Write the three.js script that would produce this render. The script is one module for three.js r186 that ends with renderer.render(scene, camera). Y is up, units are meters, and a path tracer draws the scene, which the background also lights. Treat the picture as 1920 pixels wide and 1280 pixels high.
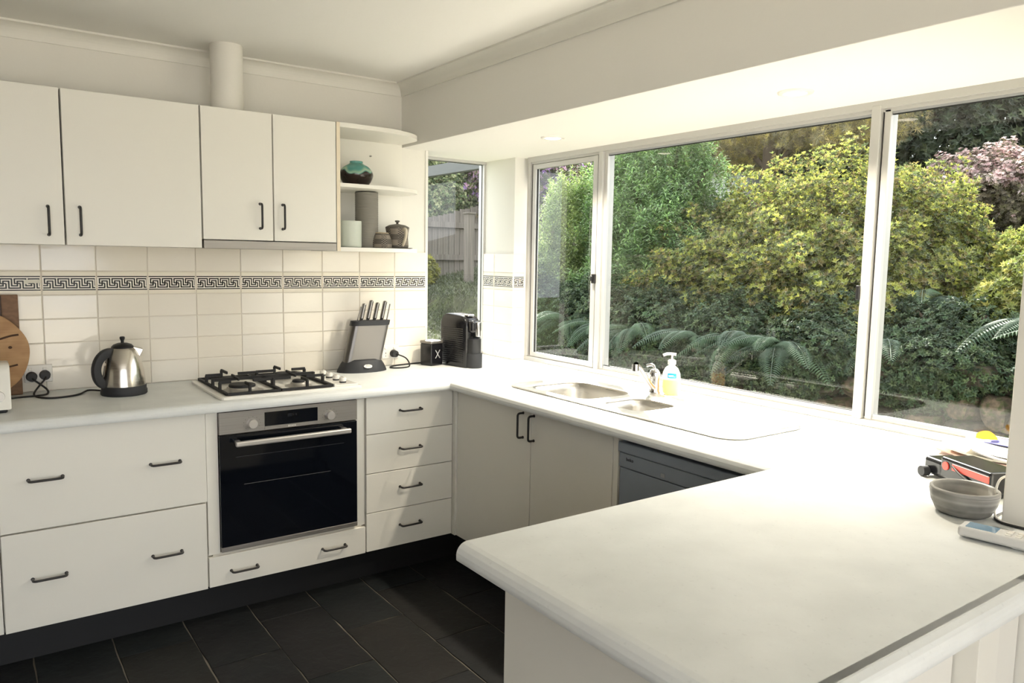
import * as THREE from 'three';
import { RoundedBoxGeometry } from 'three/addons/geometries/RoundedBoxGeometry.js';
import { mergeGeometries, mergeVertices, toCreasedNormals } from 'three/addons/utils/BufferGeometryUtils.js';
import { FontLoader } from 'three/addons/loaders/FontLoader.js';
import { TextGeometry } from 'three/addons/geometries/TextGeometry.js';
import { RectAreaLightUniformsLib } from 'three/addons/lights/RectAreaLightUniformsLib.js';

// ---------------------------------------------------------------- camera, sky, sun, exposure
RectAreaLightUniformsLib.init();
const scene = new THREE.Scene();
const renderer = new THREE.WebGLRenderer({ antialias: true });
renderer.toneMapping = THREE.LinearToneMapping;
renderer.toneMappingExposure = 1.55;
renderer.shadowMap.enabled = true;
renderer.shadowMap.type = THREE.PCFSoftShadowMap;

const FOCAL = 1432.57;                                   // focal length for a frame 1280 high
const camera = new THREE.PerspectiveCamera(2 * Math.atan(640 / FOCAL) * 180 / Math.PI, 1.5, 0.05, 300);
camera.matrixAutoUpdate = true;
camera.position.set(-0.0548, 1.4779, 3.667);
{
  const m = new THREE.Matrix4().makeBasis(
    new THREE.Vector3(0.81379816, 0.0169945, 0.58089909),
    new THREE.Vector3(0.04870453, 0.99406136, -0.09731334),
    new THREE.Vector3(-0.57910313, 0.10748583, 0.80813759));
  camera.quaternion.setFromRotationMatrix(m);
}
scene.add(camera);

const SUN = new THREE.Vector3(0.57, 0.754, -0.82).normalize();      // towards the sun
scene.background = new THREE.Color().setRGB(0.97, 0.99, 1.03);           // even, thinly veiled sky; the photograph is balanced for its shade
scene.backgroundIntensity = 3.15;

const sun = new THREE.DirectionalLight(new THREE.Color(1, 0.93, 0.82), 22.5);
sun.name = 'sun';
sun.position.copy(SUN).multiplyScalar(30);
sun.castShadow = true;
sun.shadow.mapSize.set(4096, 4096);
Object.assign(sun.shadow.camera, { left: -16, right: 16, top: 16, bottom: -16, near: 1, far: 80 });
scene.add(sun, sun.target);

// ---------------------------------------------------------------- helpers
let seed = 7;
const rnd = () => { seed = (seed + 0x6d2b79f5) | 0; let t = Math.imul(seed ^ (seed >>> 15), 1 | seed); t = (t + Math.imul(t ^ (t >>> 7), 61 | t)) ^ t; return ((t ^ (t >>> 14)) >>> 0) / 4294967296; };
const rr = (a, b) => a + (b - a) * rnd();
const V = (x, y, z) => new THREE.Vector3(x, y, z);
const clamp = (x, a, b) => Math.min(b, Math.max(a, x));
const smooth = (a, b, x) => { const t = clamp((x - a) / (b - a), 0, 1); return t * t * (3 - 2 * t); };

// periodic value noise, used by every computed texture
function lattice(n, s) { const a = new Float32Array(n * n); let q = s * 7919 + 13; for (let i = 0; i < a.length; i++) { q = (Math.imul(q, 1664525) + 1013904223) | 0; a[i] = (q >>> 8) / 16777216; } return a; }
const LAT = {};
function vnoise(u, v, n, s, ny = n) {
  const key = n + '_' + s; const a = LAT[key] || (LAT[key] = lattice(Math.max(n, ny), s)); const w = Math.max(n, ny);
  const x = u * n, y = v * ny, xi = Math.floor(x), yi = Math.floor(y), fx = x - xi, fy = y - yi;
  const sx = fx * fx * (3 - 2 * fx), sy = fy * fy * (3 - 2 * fy), m = (k, q) => ((k % q) + q) % q;
  const g = (i, j) => a[m(j, ny) * w + m(i, n)];
  return (g(xi, yi) * (1 - sx) + g(xi + 1, yi) * sx) * (1 - sy) + (g(xi, yi + 1) * (1 - sx) + g(xi + 1, yi + 1) * sx) * sy;
}
function fbm(u, v, n, s, oct = 4) { let r = 0, a = 0.5, t = 0; for (let o = 0; o < oct; o++) { r += a * vnoise(u, v, n << o, s + o); t += a; a *= 0.5; } return r / t; }
function tex(w, h, fn, srgb) {                          // fn(u, v) -> [r, g, b] in 0..1
  const d = new Uint8Array(w * h * 4);
  for (let j = 0; j < h; j++) for (let i = 0; i < w; i++) { const c = fn((i + 0.5) / w, (j + 0.5) / h), k = 4 * (j * w + i); d[k] = 255 * clamp(c[0], 0, 1); d[k + 1] = 255 * clamp(c[1], 0, 1); d[k + 2] = 255 * clamp(c[2], 0, 1); d[k + 3] = 255; }
  const t = new THREE.DataTexture(d, w, h, THREE.RGBAFormat); t.wrapS = t.wrapT = THREE.RepeatWrapping; t.magFilter = THREE.LinearFilter; t.minFilter = THREE.LinearMipmapLinearFilter; t.generateMipmaps = true;
  if (srgb) t.colorSpace = THREE.SRGBColorSpace; t.needsUpdate = true; return t;
}
const grey = (x) => [x, x, x];
function canvasTex(w, h, draw) { const c = document.createElement('canvas'); c.width = w; c.height = h; draw(c.getContext('2d'), w, h); const t = new THREE.CanvasTexture(c); t.colorSpace = THREE.SRGBColorSpace; t.wrapS = t.wrapT = THREE.RepeatWrapping; t.magFilter = THREE.LinearFilter; return t; }
function rep(t, x, y) { const c = t.clone(); c.repeat.set(x, y); c.needsUpdate = true; return c; }

function std(o) { return new THREE.MeshStandardMaterial(o); }
function phy(o) { return new THREE.MeshPhysicalMaterial(o); }
const font = await new FontLoader().loadAsync('fonts/droid/droid_sans_bold.typeface.json');
const lettering = (t, h) => { const g = new TextGeometry(t, { font, size: h, depth: 0.0006, curveSegments: 4, bevelEnabled: false }); g.computeBoundingBox(); g.translate(-g.boundingBox.max.x / 2, -h / 2, 0); return g; };
const C = (r, g, b) => new THREE.Color().setRGB(r, g, b);         // linear

// uv in metres, by the axis that each face looks along
function uvm(g) {
  g = g.index ? g.toNonIndexed() : g;
  const p = g.attributes.position, n = p.count, uv = new Float32Array(n * 2), a = V(), b = V(), c = V();
  for (let i = 0; i < n; i += 3) {
    a.fromBufferAttribute(p, i); b.fromBufferAttribute(p, i + 1); c.fromBufferAttribute(p, i + 2);
    const nn = b.clone().sub(a).cross(c.clone().sub(a)); const x = Math.abs(nn.x), y = Math.abs(nn.y), z = Math.abs(nn.z);
    [a, b, c].forEach((q, k) => { const U = x > y && x > z ? [q.z, q.y] : y > z ? [q.x, q.z] : [q.x, q.y]; uv[2 * (i + k)] = U[0]; uv[2 * (i + k) + 1] = U[1]; });
  }
  g.setAttribute('uv', new THREE.BufferAttribute(uv, 2)); return g;
}
function box(x0, x1, y0, y1, z0, z1) { const g = new THREE.BoxGeometry(x1 - x0, y1 - y0, z1 - z0); g.translate((x0 + x1) / 2, (y0 + y1) / 2, (z0 + z1) / 2); return g; }
function rbox(x0, x1, y0, y1, z0, z1, r = 0.003, s = 2) { const g = new RoundedBoxGeometry(x1 - x0, y1 - y0, z1 - z0, s, r); g.translate((x0 + x1) / 2, (y0 + y1) / 2, (z0 + z1) / 2); return g; }
function cyl(r0, r1, y0, y1, x, z, n = 32) { const g = new THREE.CylinderGeometry(r1, r0, y1 - y0, n); g.translate(x, (y0 + y1) / 2, z); return g; }
function lathe(pts, n = 48) { return new THREE.LatheGeometry(pts.map(([x, y]) => new THREE.Vector2(x, y)), n); }
function tube(pts, r, n = 40, m = 8, closed = false) { return new THREE.TubeGeometry(new THREE.CatmullRomCurve3(pts.map((p) => V(...p)), closed, 'catmullrom', 0.5), n, r, m, closed); }
function merge(list) { return mergeGeometries(list.map((g) => { const q = g.index ? g.toNonIndexed() : g.clone(); for (const k of Object.keys(q.attributes)) if (!['position', 'normal', 'uv'].includes(k)) q.deleteAttribute(k); if (!q.attributes.uv) q.setAttribute('uv', new THREE.BufferAttribute(new Float32Array(q.attributes.position.count * 2), 2)); return q; })); }

const taken = {};
function numbered(name) { const k = taken[name] = (taken[name] ?? -1) + 1; return k ? name + '_' + String(k).padStart(3, '0') : name; }
const base = new WeakMap();
function thing(name, label, category, pos = [0, 0, 0], group) {
  const o = new THREE.Group(); o.name = numbered(name); o.position.set(...pos); scene.add(o); base.set(o, V(...pos));
  o.userData = { label, category }; if (group) o.userData.group = group; return o;
}
function structure(name, label, pos = [0, 0, 0]) { const o = thing(name, label, 'room', pos); o.userData = { kind: 'structure', label }; return o; }
// geometry in room coordinates becomes a part of a thing (or of one of its parts)
function part(parent, name, g, m, label) {
  const b = base.get(parent) || V(); g = g.clone(); g.translate(-b.x, -b.y, -b.z);
  const o = new THREE.Mesh(g, m); o.name = name; o.castShadow = o.receiveShadow = true; parent.add(o); base.set(o, b); if (label) o.userData.label = label; return o;
}
function put(parent, name, g, m, pos, rot) {            // shared geometry, placed by the mesh itself (room coordinates)
  const b = base.get(parent) || V(), o = new THREE.Mesh(g, m); o.name = name; o.castShadow = o.receiveShadow = true; o.position.set(pos[0] - b.x, pos[1] - b.y, pos[2] - b.z); if (rot) o.rotation.set(...rot); parent.add(o); return o;
}
function single(name, g, m, label, category, pos, group) {   // a thing of one mesh
  const o = new THREE.Mesh(g.clone().translate(-pos[0], -pos[1], -pos[2]), m); o.name = numbered(name); o.position.set(...pos); o.castShadow = o.receiveShadow = true; scene.add(o);
  o.userData = { label, category }; if (group) o.userData.group = group; base.set(o, V(...pos)); return o;
}

// ---------------------------------------------------------------- materials
const fineBump = tex(256, 256, (u, v) => grey(0.5 + 0.5 * (fbm(u, v, 32, 3, 3) - 0.5)));
const paint = (r, g, b, rough = 0.7, scale = 3) => std({ color: C(r, g, b), roughness: rough, bumpMap: rep(fineBump, scale, scale), bumpScale: 0.0004 });
const M = {};
M.wall = paint(0.81, 0.785, 0.72, 0.75);
M.darkWall = paint(0.22, 0.19, 0.16, 0.8);
M.ceiling = paint(0.89, 0.875, 0.825, 0.85);
M.bulkhead = paint(0.82, 0.80, 0.745, 0.8);
M.cornice = paint(0.82, 0.80, 0.73, 0.6);
M.cabinet = std({ color: C(0.825, 0.80, 0.725), roughness: 0.38, bumpMap: rep(fineBump, 6, 6), bumpScale: 0.00012 });
M.carcass = std({ color: C(0.70, 0.66, 0.57), roughness: 0.5 });
M.edging = std({ color: C(0.80, 0.70, 0.53), roughness: 0.5 });
const mottle = tex(256, 256, (u, v) => { const f = fbm(u, v, 6, 21, 5), s = vnoise(u, v, 128, 5); const k = 0.93 + 0.07 * f + (s > 0.9 ? -0.03 : 0); return [0.897 * k, 0.905 * k, 0.897 * k]; }, true);
M.bench = phy({ map: rep(mottle, 2, 2), roughness: 0.42, specularIntensity: 0.4, bumpMap: rep(fineBump, 20, 20), bumpScale: 0.00006 });
M.kick = std({ color: C(0.006, 0.006, 0.007), roughness: 0.5 });
M.black = std({ color: C(0.012, 0.012, 0.013), roughness: 0.38 });
M.blackSoft = std({ color: C(0.02, 0.021, 0.024), roughness: 0.6 });
M.iron = std({ color: C(0.016, 0.015, 0.015), roughness: 0.7 });
M.rubber = std({ color: C(0.012, 0.011, 0.011), roughness: 0.55 });
const streak = tex(256, 256, (u, v) => grey(0.35 + 0.3 * vnoise(u, v, 2, 31, 256) + 0.2 * vnoise(u, v, 4, 33, 128)));
M.steel = std({ color: C(0.35, 0.33, 0.305), metalness: 1, roughness: 0.9, roughnessMap: rep(streak, 2, 4) });
M.sinkSteel = std({ color: C(0.62, 0.60, 0.56), metalness: 1, roughness: 0.6, roughnessMap: rep(streak, 3, 3) });
M.steelDark = std({ color: C(0.36, 0.345, 0.32), metalness: 1, roughness: 0.4 });
M.chrome = std({ color: C(0.58, 0.58, 0.58), metalness: 1, roughness: 0.1 });
M.alu = std({ color: C(0.56, 0.55, 0.53), metalness: 0.3, roughness: 0.38 });
M.aluGrey = std({ color: C(0.42, 0.43, 0.45), metalness: 0.6, roughness: 0.4 });
M.gasket = std({ color: C(0.015, 0.016, 0.018), roughness: 0.7 });
M.clearGlass = phy({ color: C(0.95, 0.96, 0.955), roughness: 0.0, transmission: 1, thickness: 0, ior: 1.5 });
M.glass = phy({ color: C(0.71, 0.73, 0.72), roughness: 0.0, transmission: 1, thickness: 0, ior: 1.5 });
M.blackGlass = phy({ color: C(0.004, 0.005, 0.008), roughness: 0.05, specularIntensity: 0.8 });
M.whitePlastic = std({ color: C(0.80, 0.77, 0.71), roughness: 0.35 });
M.enamel = phy({ color: C(0.83, 0.81, 0.75), roughness: 0.18 });
M.grout = std({ color: C(0.70, 0.64, 0.55), roughness: 0.9 });
const TILE_TONES = [[0.83, 0.775, 0.675], [0.845, 0.79, 0.695], [0.82, 0.76, 0.655], [0.835, 0.785, 0.70]];
const tileBump = tex(256, 256, (u, v) => grey(fbm(u, v, 3, 41, 3)));
M.tiles = TILE_TONES.map(([r, g, b]) => phy({ color: C(r, g, b), roughness: 0.11, bumpMap: tileBump, bumpScale: 0.0008 }));
const greek = canvasTex(1024, 512, (c, w, h) => {
  c.fillStyle = '#ece4d3'; c.fillRect(0, 0, w, h); c.fillStyle = '#f2ebe0'; c.fillRect(0, 0.185 * h, w, 0.65 * h);
  c.strokeStyle = '#0d0a09'; c.lineWidth = 0.046 * h; c.lineJoin = 'miter';
  for (const y of [0.208, 0.81]) { c.beginPath(); c.moveTo(0, y * h); c.lineTo(w, y * h); c.stroke(); }
  c.save(); c.beginPath(); c.rect(0.012 * w, 0, 0.976 * w, h); c.clip();
  c.lineWidth = 0.053 * h; const X = (q) => (0.04 + 0.05 * q) * w, Y = (q) => (0.312 + 0.1008 * q) * h;
  for (let k = -4; k < 5; k++) { c.beginPath(); [[7, 2], [5, 2], [5, 0], [9, 0], [9, 3], [11, 3], [11, 1], [13, 1], [13, 4], [17, 4], [17, 2]].forEach(([a, b], i) => (i ? c.lineTo(X(a + 5 * k), Y(b)) : c.moveTo(X(a + 5 * k), Y(b)))); c.stroke(); }
  c.restore();
});
M.greek = phy({ map: greek, roughness: 0.22, specularIntensity: 0.35 });
const greekChip = canvasTex(1024, 512, (c, w, h) => { c.drawImage(greek.image, 0, 0); c.fillStyle = '#d9d4c3'; c.beginPath(); c.moveTo(0.72 * w, 0.345 * h); c.lineTo(w, 0.345 * h); c.lineTo(w, 0.5 * h); c.lineTo(0.8 * w, 0.5 * h); c.lineTo(0.74 * w, 0.55 * h); c.lineTo(0.7 * w, 0.46 * h); c.fill(); });
M.greekChip = phy({ map: greekChip, roughness: 0.22, specularIntensity: 0.35 });
const slateFn = (s) => (u, v) => fbm(u, v, 5, s, 6) * 0.7 + 0.3 * Math.abs(fbm(u, v, 9, s + 9, 4) - 0.5) * 2;
const slateBump = tex(512, 512, (u, v) => { const f = slateFn(61)(u, v); return grey(0.6 * f + 0.4 * Math.floor(f * 9) / 9); });
M.slates = [[0.0065, 0.007, 0.0078], [0.0085, 0.0082, 0.0074], [0.006, 0.0072, 0.0078], [0.0078, 0.0082, 0.009]].map(([r, g, b], i) => {
  const map = tex(256, 256, (u, v) => { const f = fbm(u, v, 4, 70 + i * 7, 5), k = 0.65 + 0.7 * f, q = Math.pow(k, 1 / 2.2); const L = (x) => Math.pow(x, 1 / 2.2) * q; return [L(r) * (1 + 0.12 * (vnoise(u, v, 3, 80 + i) - 0.5)), L(g), L(b)]; }, true);
  return phy({ map: rep(map, 2, 2), roughness: 0.5, specularIntensity: 0.4, bumpMap: rep(slateBump, 1.6 + 0.1 * i, 1.6), bumpScale: 0.004 });
});
M.floorGrout = std({ color: C(0.15, 0.13, 0.105), roughness: 0.95 });
function woodTex(s, a, b, rings) { return tex(512, 512, (u, v) => { const w = fbm(u, v, 3, s, 4), g = 0.5 + 0.5 * Math.sin((v * rings + w * 3.2) * 6.283), f = vnoise(u, v, 6, s + 3, 256); const k = clamp(0.55 * g + 0.45 * f, 0, 1); return a.map((x, i) => x + (b[i] - x) * k); }, true); }
M.woodPale = std({ map: rep(woodTex(91, [0.72, 0.57, 0.40], [0.62, 0.46, 0.30], 4), 2.5, 2.5), roughness: 0.6 });
M.woodMid = std({ map: rep(woodTex(95, [0.52, 0.39, 0.28], [0.45, 0.33, 0.23], 3), 2, 4), roughness: 0.6 });
M.woodDark = std({ map: rep(woodTex(99, [0.25, 0.15, 0.09], [0.17, 0.10, 0.06], 4), 2, 4), roughness: 0.55 });
M.paling = std({ map: rep(tex(128, 256, (u, v) => { const f = 0.55 * vnoise(u, v, 64, 7, 4) + 0.45 * fbm(u, v, 4, 9, 4); return [0.34 + 0.22 * f, 0.32 + 0.21 * f, 0.30 + 0.20 * f]; }, true), 4, 0.8), roughness: 0.95 });
M.floorboard = std({ map: rep(woodTex(103, [0.80, 0.69, 0.54], [0.74, 0.62, 0.47], 4), 0.5, 4), roughness: 0.45 }); M.floorboard2 = std({ map: rep(woodTex(107, [0.84, 0.74, 0.59], [0.77, 0.66, 0.51], 4), 0.5, 4), roughness: 0.45 });

// ---------------------------------------------------------------- room shell
const CEIL = 2.365, SOFFIT = 2.045, BENCH = 0.9, WX = 2.56;      // WX: inside face of the big window
const SL = -2.9, SZ = 5.4;                                        // far sides of the room behind the camera

const floor = structure('floor', 'black slate tile floor laid in staggered columns');
part(floor, 'grout_bed', uvm(box(SL - 0.2, 2.7, -0.12, -0.004, -0.2, SZ + 0.2)), M.floorGrout);
{
  // slate tiles 257 by 520 mm, every other column shifted by half a tile
  const wx = 0.2565, lz = 0.52, gap = 0.0075, variants = [];
  const slab = (w, l, k) => { const s = new THREE.Shape(), q = () => rr(-0.0022, 0.0022); const pts = []; const n = 4; for (let i = 0; i < n; i++) pts.push([-w / 2 + (w * i) / n + q(), -l / 2 + q()]); for (let i = 0; i < n * 2; i++) pts.push([w / 2 + q(), -l / 2 + (l * i) / (2 * n) + q()]); for (let i = 0; i < n; i++) pts.push([w / 2 - (w * i) / n + q(), l / 2 + q()]); for (let i = 0; i < n * 2; i++) pts.push([-w / 2 + q(), l / 2 - (l * i) / (2 * n) + q()]); s.setFromPoints(pts.map((p) => new THREE.Vector2(...p))); const g = new THREE.ExtrudeGeometry(s, { depth: 0.006, bevelEnabled: true, bevelThickness: 0.0015, bevelSize: 0.0012, bevelSegments: 1 }); g.rotateX(-Math.PI / 2); g.translate(0, -0.0075, 0); const u = uvm(g); const a = u.attributes.uv; for (let i = 0; i < a.count; i++) a.setXY(i, a.getX(i) + k * 0.37, a.getY(i) + k * 0.61); return u; };
  for (let k = 0; k < 5; k++) variants.push(slab(wx - gap, lz - gap, k));
  let n = 0;
  for (let i = -9; i < 7; i++) {
    const x0 = 0.083 + wx * i, odd = ((i % 2) + 2) % 2;
    for (let j = -1; j < 13; j++) {
      const z0 = (odd ? 0.165 : 0.42) + lz * j; if (z0 < 0.15 - lz + 0.52 - 0.4 || z0 > SZ - 0.3) continue;
      if ((x0 + wx > 2.0 && z0 < 2.9) || z0 > 3.9) continue;
      n++;
      put(floor, 'slate_tile', variants[(n * 3 + i + 50) % 5], M.slates[(n * 7 + (i + 20) * 3) % 4], [x0 + wx / 2, rr(-0.0012, 0.0006), z0 + lz / 2], [0, n % 2 ? Math.PI : 0, 0]);
    }
  }
}
const lounge = structure('floor_lounge', 'pale timber floor of the room behind the camera');
for (let i = 0; i < 36; i++) part(lounge, 'floorboard', uvm(box(SL + 0.132 * i + 0.001, Math.min(1.845, SL + 0.132 * (i + 1) - 0.001), -0.003, 0.004, 4.22, SZ)), i % 3 ? M.floorboard : M.floorboard2);
const ceiling = structure('ceiling', 'plain cream plaster ceiling');
part(ceiling, 'plasterboard', uvm(box(SL - 0.2, 1.9, CEIL, CEIL + 0.2, -0.25, SZ + 0.2)), M.ceiling);

const wallBack = structure('wall_back', 'cream wall with glossy cream tiles and a black Greek key border');
part(wallBack, 'plaster', uvm(box(SL, 2.0, -0.1, CEIL, -0.22, -0.009)), M.wall);
const wallLeft = structure('wall_left', 'dark painted wall out of view to the left');
part(wallLeft, 'plaster', uvm(box(SL - 0.2, SL, -0.1, CEIL, -0.2, SZ)), M.darkWall);
const wallFront = structure('wall_front', 'plain cream wall with a wide glazed opening');
for (const [x0, x1, y0, y1] of [[SL - 0.2, -1.95, -0.1, CEIL], [1.15, 2.05, -0.1, CEIL], [-1.95, 1.15, 2.28, CEIL], [-1.95, 1.15, -0.1, 0.02]]) part(wallFront, 'plaster', uvm(box(x0, x1, y0, y1, SZ, SZ + 0.2)), M.wall);
const wallRight = structure('wall_right', 'cream wall end beside the bay window');
part(wallRight, 'plaster', uvm(rbox(1.845, 2.05, -0.1, CEIL, 2.945, SZ, 0.004)), M.wall);
const bulk = structure('wall_bulkhead', 'cream bulkhead and white soffit over the bay window');
part(bulk, 'plaster', uvm(rbox(1.845, 2.72, SOFFIT, CEIL + 0.2, -0.24, 3.1, 0.003)), M.bulkhead);
const bay = structure('wall_bay', 'low bay wall under the big window');
part(bay, 'plaster', uvm(box(WX, 2.66, -0.3, BENCH, -0.24, 3.0)), M.wall);
part(bay, 'plaster', uvm(box(2.0, WX, -0.3, BENCH - 0.04, -0.25, -0.2)), M.wall);
part(bay, 'plaster', uvm(box(2.05, 2.72, -0.3, SOFFIT, 2.95, 3.1)), M.wall);
const pier = structure('wall_pier', 'narrow white pier with tiles between the two windows');
part(pier, 'plaster', uvm(box(2.499, 2.62, BENCH - 0.04, SOFFIT, -0.24, 0.106)), M.bulkhead);

// glazed openings of the room behind the camera
function plainWindow(name, label, along, c, a0, a1, y0, y1, n) {
  const w = structure(name, label), B = (a, b, y, q, d0 = -0.03, d1 = 0.03) => (along === 'x' ? box(a, b, y, q, c + d0, c + d1) : box(c + d0, c + d1, y, q, a, b));
  part(w, 'head', B(a0, a1, y1 - 0.05, y1), M.alu); part(w, 'sill', B(a0, a1, y0, y0 + 0.05), M.alu);
  for (let i = 0; i <= n; i++) { const a = a0 + (a1 - a0 - 0.05) * i / n; part(w, 'stile', B(a, a + 0.05, y0 + 0.05, y1 - 0.05), M.alu); }
  for (let i = 0; i < n; i++) { const d = (a1 - a0 - 0.05) / n, a = a0 + d * i; const g = new THREE.PlaneGeometry(d - 0.05, y1 - y0 - 0.1); if (along === 'z') g.rotateY(Math.PI / 2); const m = a + 0.05 + (d - 0.05) / 2; g.translate(along === 'x' ? m : c, (y0 + y1) / 2, along === 'x' ? c : m); part(w, 'pane', g, M.clearGlass); }
}
plainWindow('door_1', 'wide aluminium sliding door behind the kitchen', 'x', SZ + 0.1, -1.95, 1.15, 0.02, 2.28, 2);

// cornices: a 53 mm cove
function cove(len) { const s = new THREE.Shape(); s.moveTo(0, 0); s.lineTo(0.056, 0); s.lineTo(0.056, -0.006); s.absarc(0.056, -0.056, 0.048, Math.PI / 2, Math.PI, false); s.lineTo(0.008, -0.06); s.lineTo(0, -0.06); const g = new THREE.ExtrudeGeometry(s, { depth: len, bevelEnabled: false, curveSegments: 8 }); return g; }
{
  const t1 = structure('trim_1', 'cream cove cornice above the wall cabinets'); const g = cove(1.845 - SL); g.rotateY(-Math.PI / 2); g.scale(1, 1, 1); g.translate(1.845, CEIL, -0.009); part(t1, 'cove', toCreasedNormals(g, 0.6), M.cornice);
  const t2 = structure('trim_2', 'cream cove cornice along the bulkhead'); const h = cove(SZ); h.scale(-1, 1, 1); h.translate(1.845, CEIL, 0); const idx = h.toNonIndexed(), p = idx.attributes.position; for (let i = 0; i < p.count; i += 3) { const a = V().fromBufferAttribute(p, i + 1), b = V().fromBufferAttribute(p, i + 2); p.setXYZ(i + 1, b.x, b.y, b.z); p.setXYZ(i + 2, a.x, a.y, a.z); } idx.computeVertexNormals(); part(t2, 'cove', toCreasedNormals(idx, 0.6), M.cornice);
}

// ---------------------------------------------------------------- wall tiles: 200 by 100 mm, border row of Greek key
const ROWS = [0.9, 0.9993, 1.0986, 1.1979, 1.2970, 1.3963, 1.506];
function tileGeo(w, h, d = 0.008, b = 0.0022, u0 = 0, u1 = 1) {
  const x = w / 2, y = h / 2, P = [], N = [], U = []; const quad = (a, bb, c, e, uv) => { const n = V(...bb).sub(V(...a)).cross(V(...e).sub(V(...a))).normalize(); for (const [q, k] of [[a, 0], [bb, 1], [c, 2], [a, 0], [c, 2], [e, 3]]) { P.push(...q); N.push(n.x, n.y, n.z); U.push(...(uv ? uv[k] : [0, 0])); } };
  const X = x - b, Y = y - b, f = d, s = d - 0.0016, uv = [[u0, 0], [u1, 0], [u1, 1], [u0, 1]];
  quad([-X, -Y, f], [X, -Y, f], [X, Y, f], [-X, Y, f], uv);
  quad([-x, -y, s], [x, -y, s], [X, -Y, f], [-X, -Y, f]); quad([x, -y, s], [x, y, s], [X, Y, f], [X, -Y, f]); quad([x, y, s], [-x, y, s], [-X, Y, f], [X, Y, f]); quad([-x, y, s], [-x, -y, s], [-X, -Y, f], [-X, Y, f]);
  quad([-x, -y, 0], [x, -y, 0], [x, -y, s], [-x, -y, s]); quad([x, -y, 0], [x, y, 0], [x, y, s], [x, -y, s]); quad([x, y, 0], [-x, y, 0], [-x, y, s], [x, y, s]); quad([-x, y, 0], [-x, -y, 0], [-x, -y, s], [-x, y, s]);
  const g = new THREE.BufferGeometry(); g.setAttribute('position', new THREE.Float32BufferAttribute(P, 3)); g.setAttribute('normal', new THREE.Float32BufferAttribute(N, 3)); g.setAttribute('uv', new THREE.Float32BufferAttribute(U, 2)); return g;
}
const tileCache = {};
const TG = (w, h, u0 = 0, u1 = 1) => tileCache[[w.toFixed(4), h.toFixed(4), u0, u1]] ||= tileGeo(w, h, 0.008, 0.0022, u0, u1);
let tileNo = 0;
function tileRow(parent, cols, place, rotY, skip) {     // cols: [from, to, u0, u1] along the wall
  cols.forEach(([a, b, u0, u1], i) => {
    for (let r = 0; r < 6; r++) {
      if (skip && skip(i, r)) continue;
      const w = b - a - 0.0028, h = ROWS[r + 1] - ROWS[r] - 0.0028, border = r === 4; tileNo++;
      const p = place((a + b) / 2, (ROWS[r] + ROWS[r + 1]) / 2), j = () => rr(-0.0022, 0.0022);
      put(parent, border ? 'border_tile' : 'wall_tile', TG(w, h, border ? u0 : 0, border ? u1 : 1), border ? (parent === wallBack && i === 3 ? M.greekChip : M.greek) : M.tiles[(tileNo * 5 + i * 3 + r) % 4], p, [j(), rotY + j(), 0]);
    }
  });
}
{
  const cols = []; for (let i = -3; i < 10; i++) cols.push([0.2 * i, 0.2 * (i + 1), 0, 1]);
  part(wallBack, 'grout', box(-0.6, 2.0, 0.88, 1.506, -0.012, -0.0035), M.grout);
  tileRow(wallBack, cols, (c, y) => [c, y, -0.0085], 0);
  part(wallBack, 'window_reveal', uvm(box(1.985, 2.0, 0.86, SOFFIT, -0.2, -0.0006)), M.bulkhead);
  part(pier, 'grout', box(2.4925, 2.5, 0.88, 1.506, -0.2, 0.11), M.grout);
  tileRow(pier, [[-0.2, -0.078, 0.38, 1], [-0.078, 0.1145, 0, 1]], (c, y) => [2.498, y, c], -Math.PI / 2);
  part(pier, 'grout', box(2.493, 2.575, 0.88, 1.506, 0.1, 0.1095), M.grout);
  tileRow(pier, [[2.492, 2.572, 0, 0.42]], (c, y) => [c, y, 0.1045], 0);
}

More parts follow.
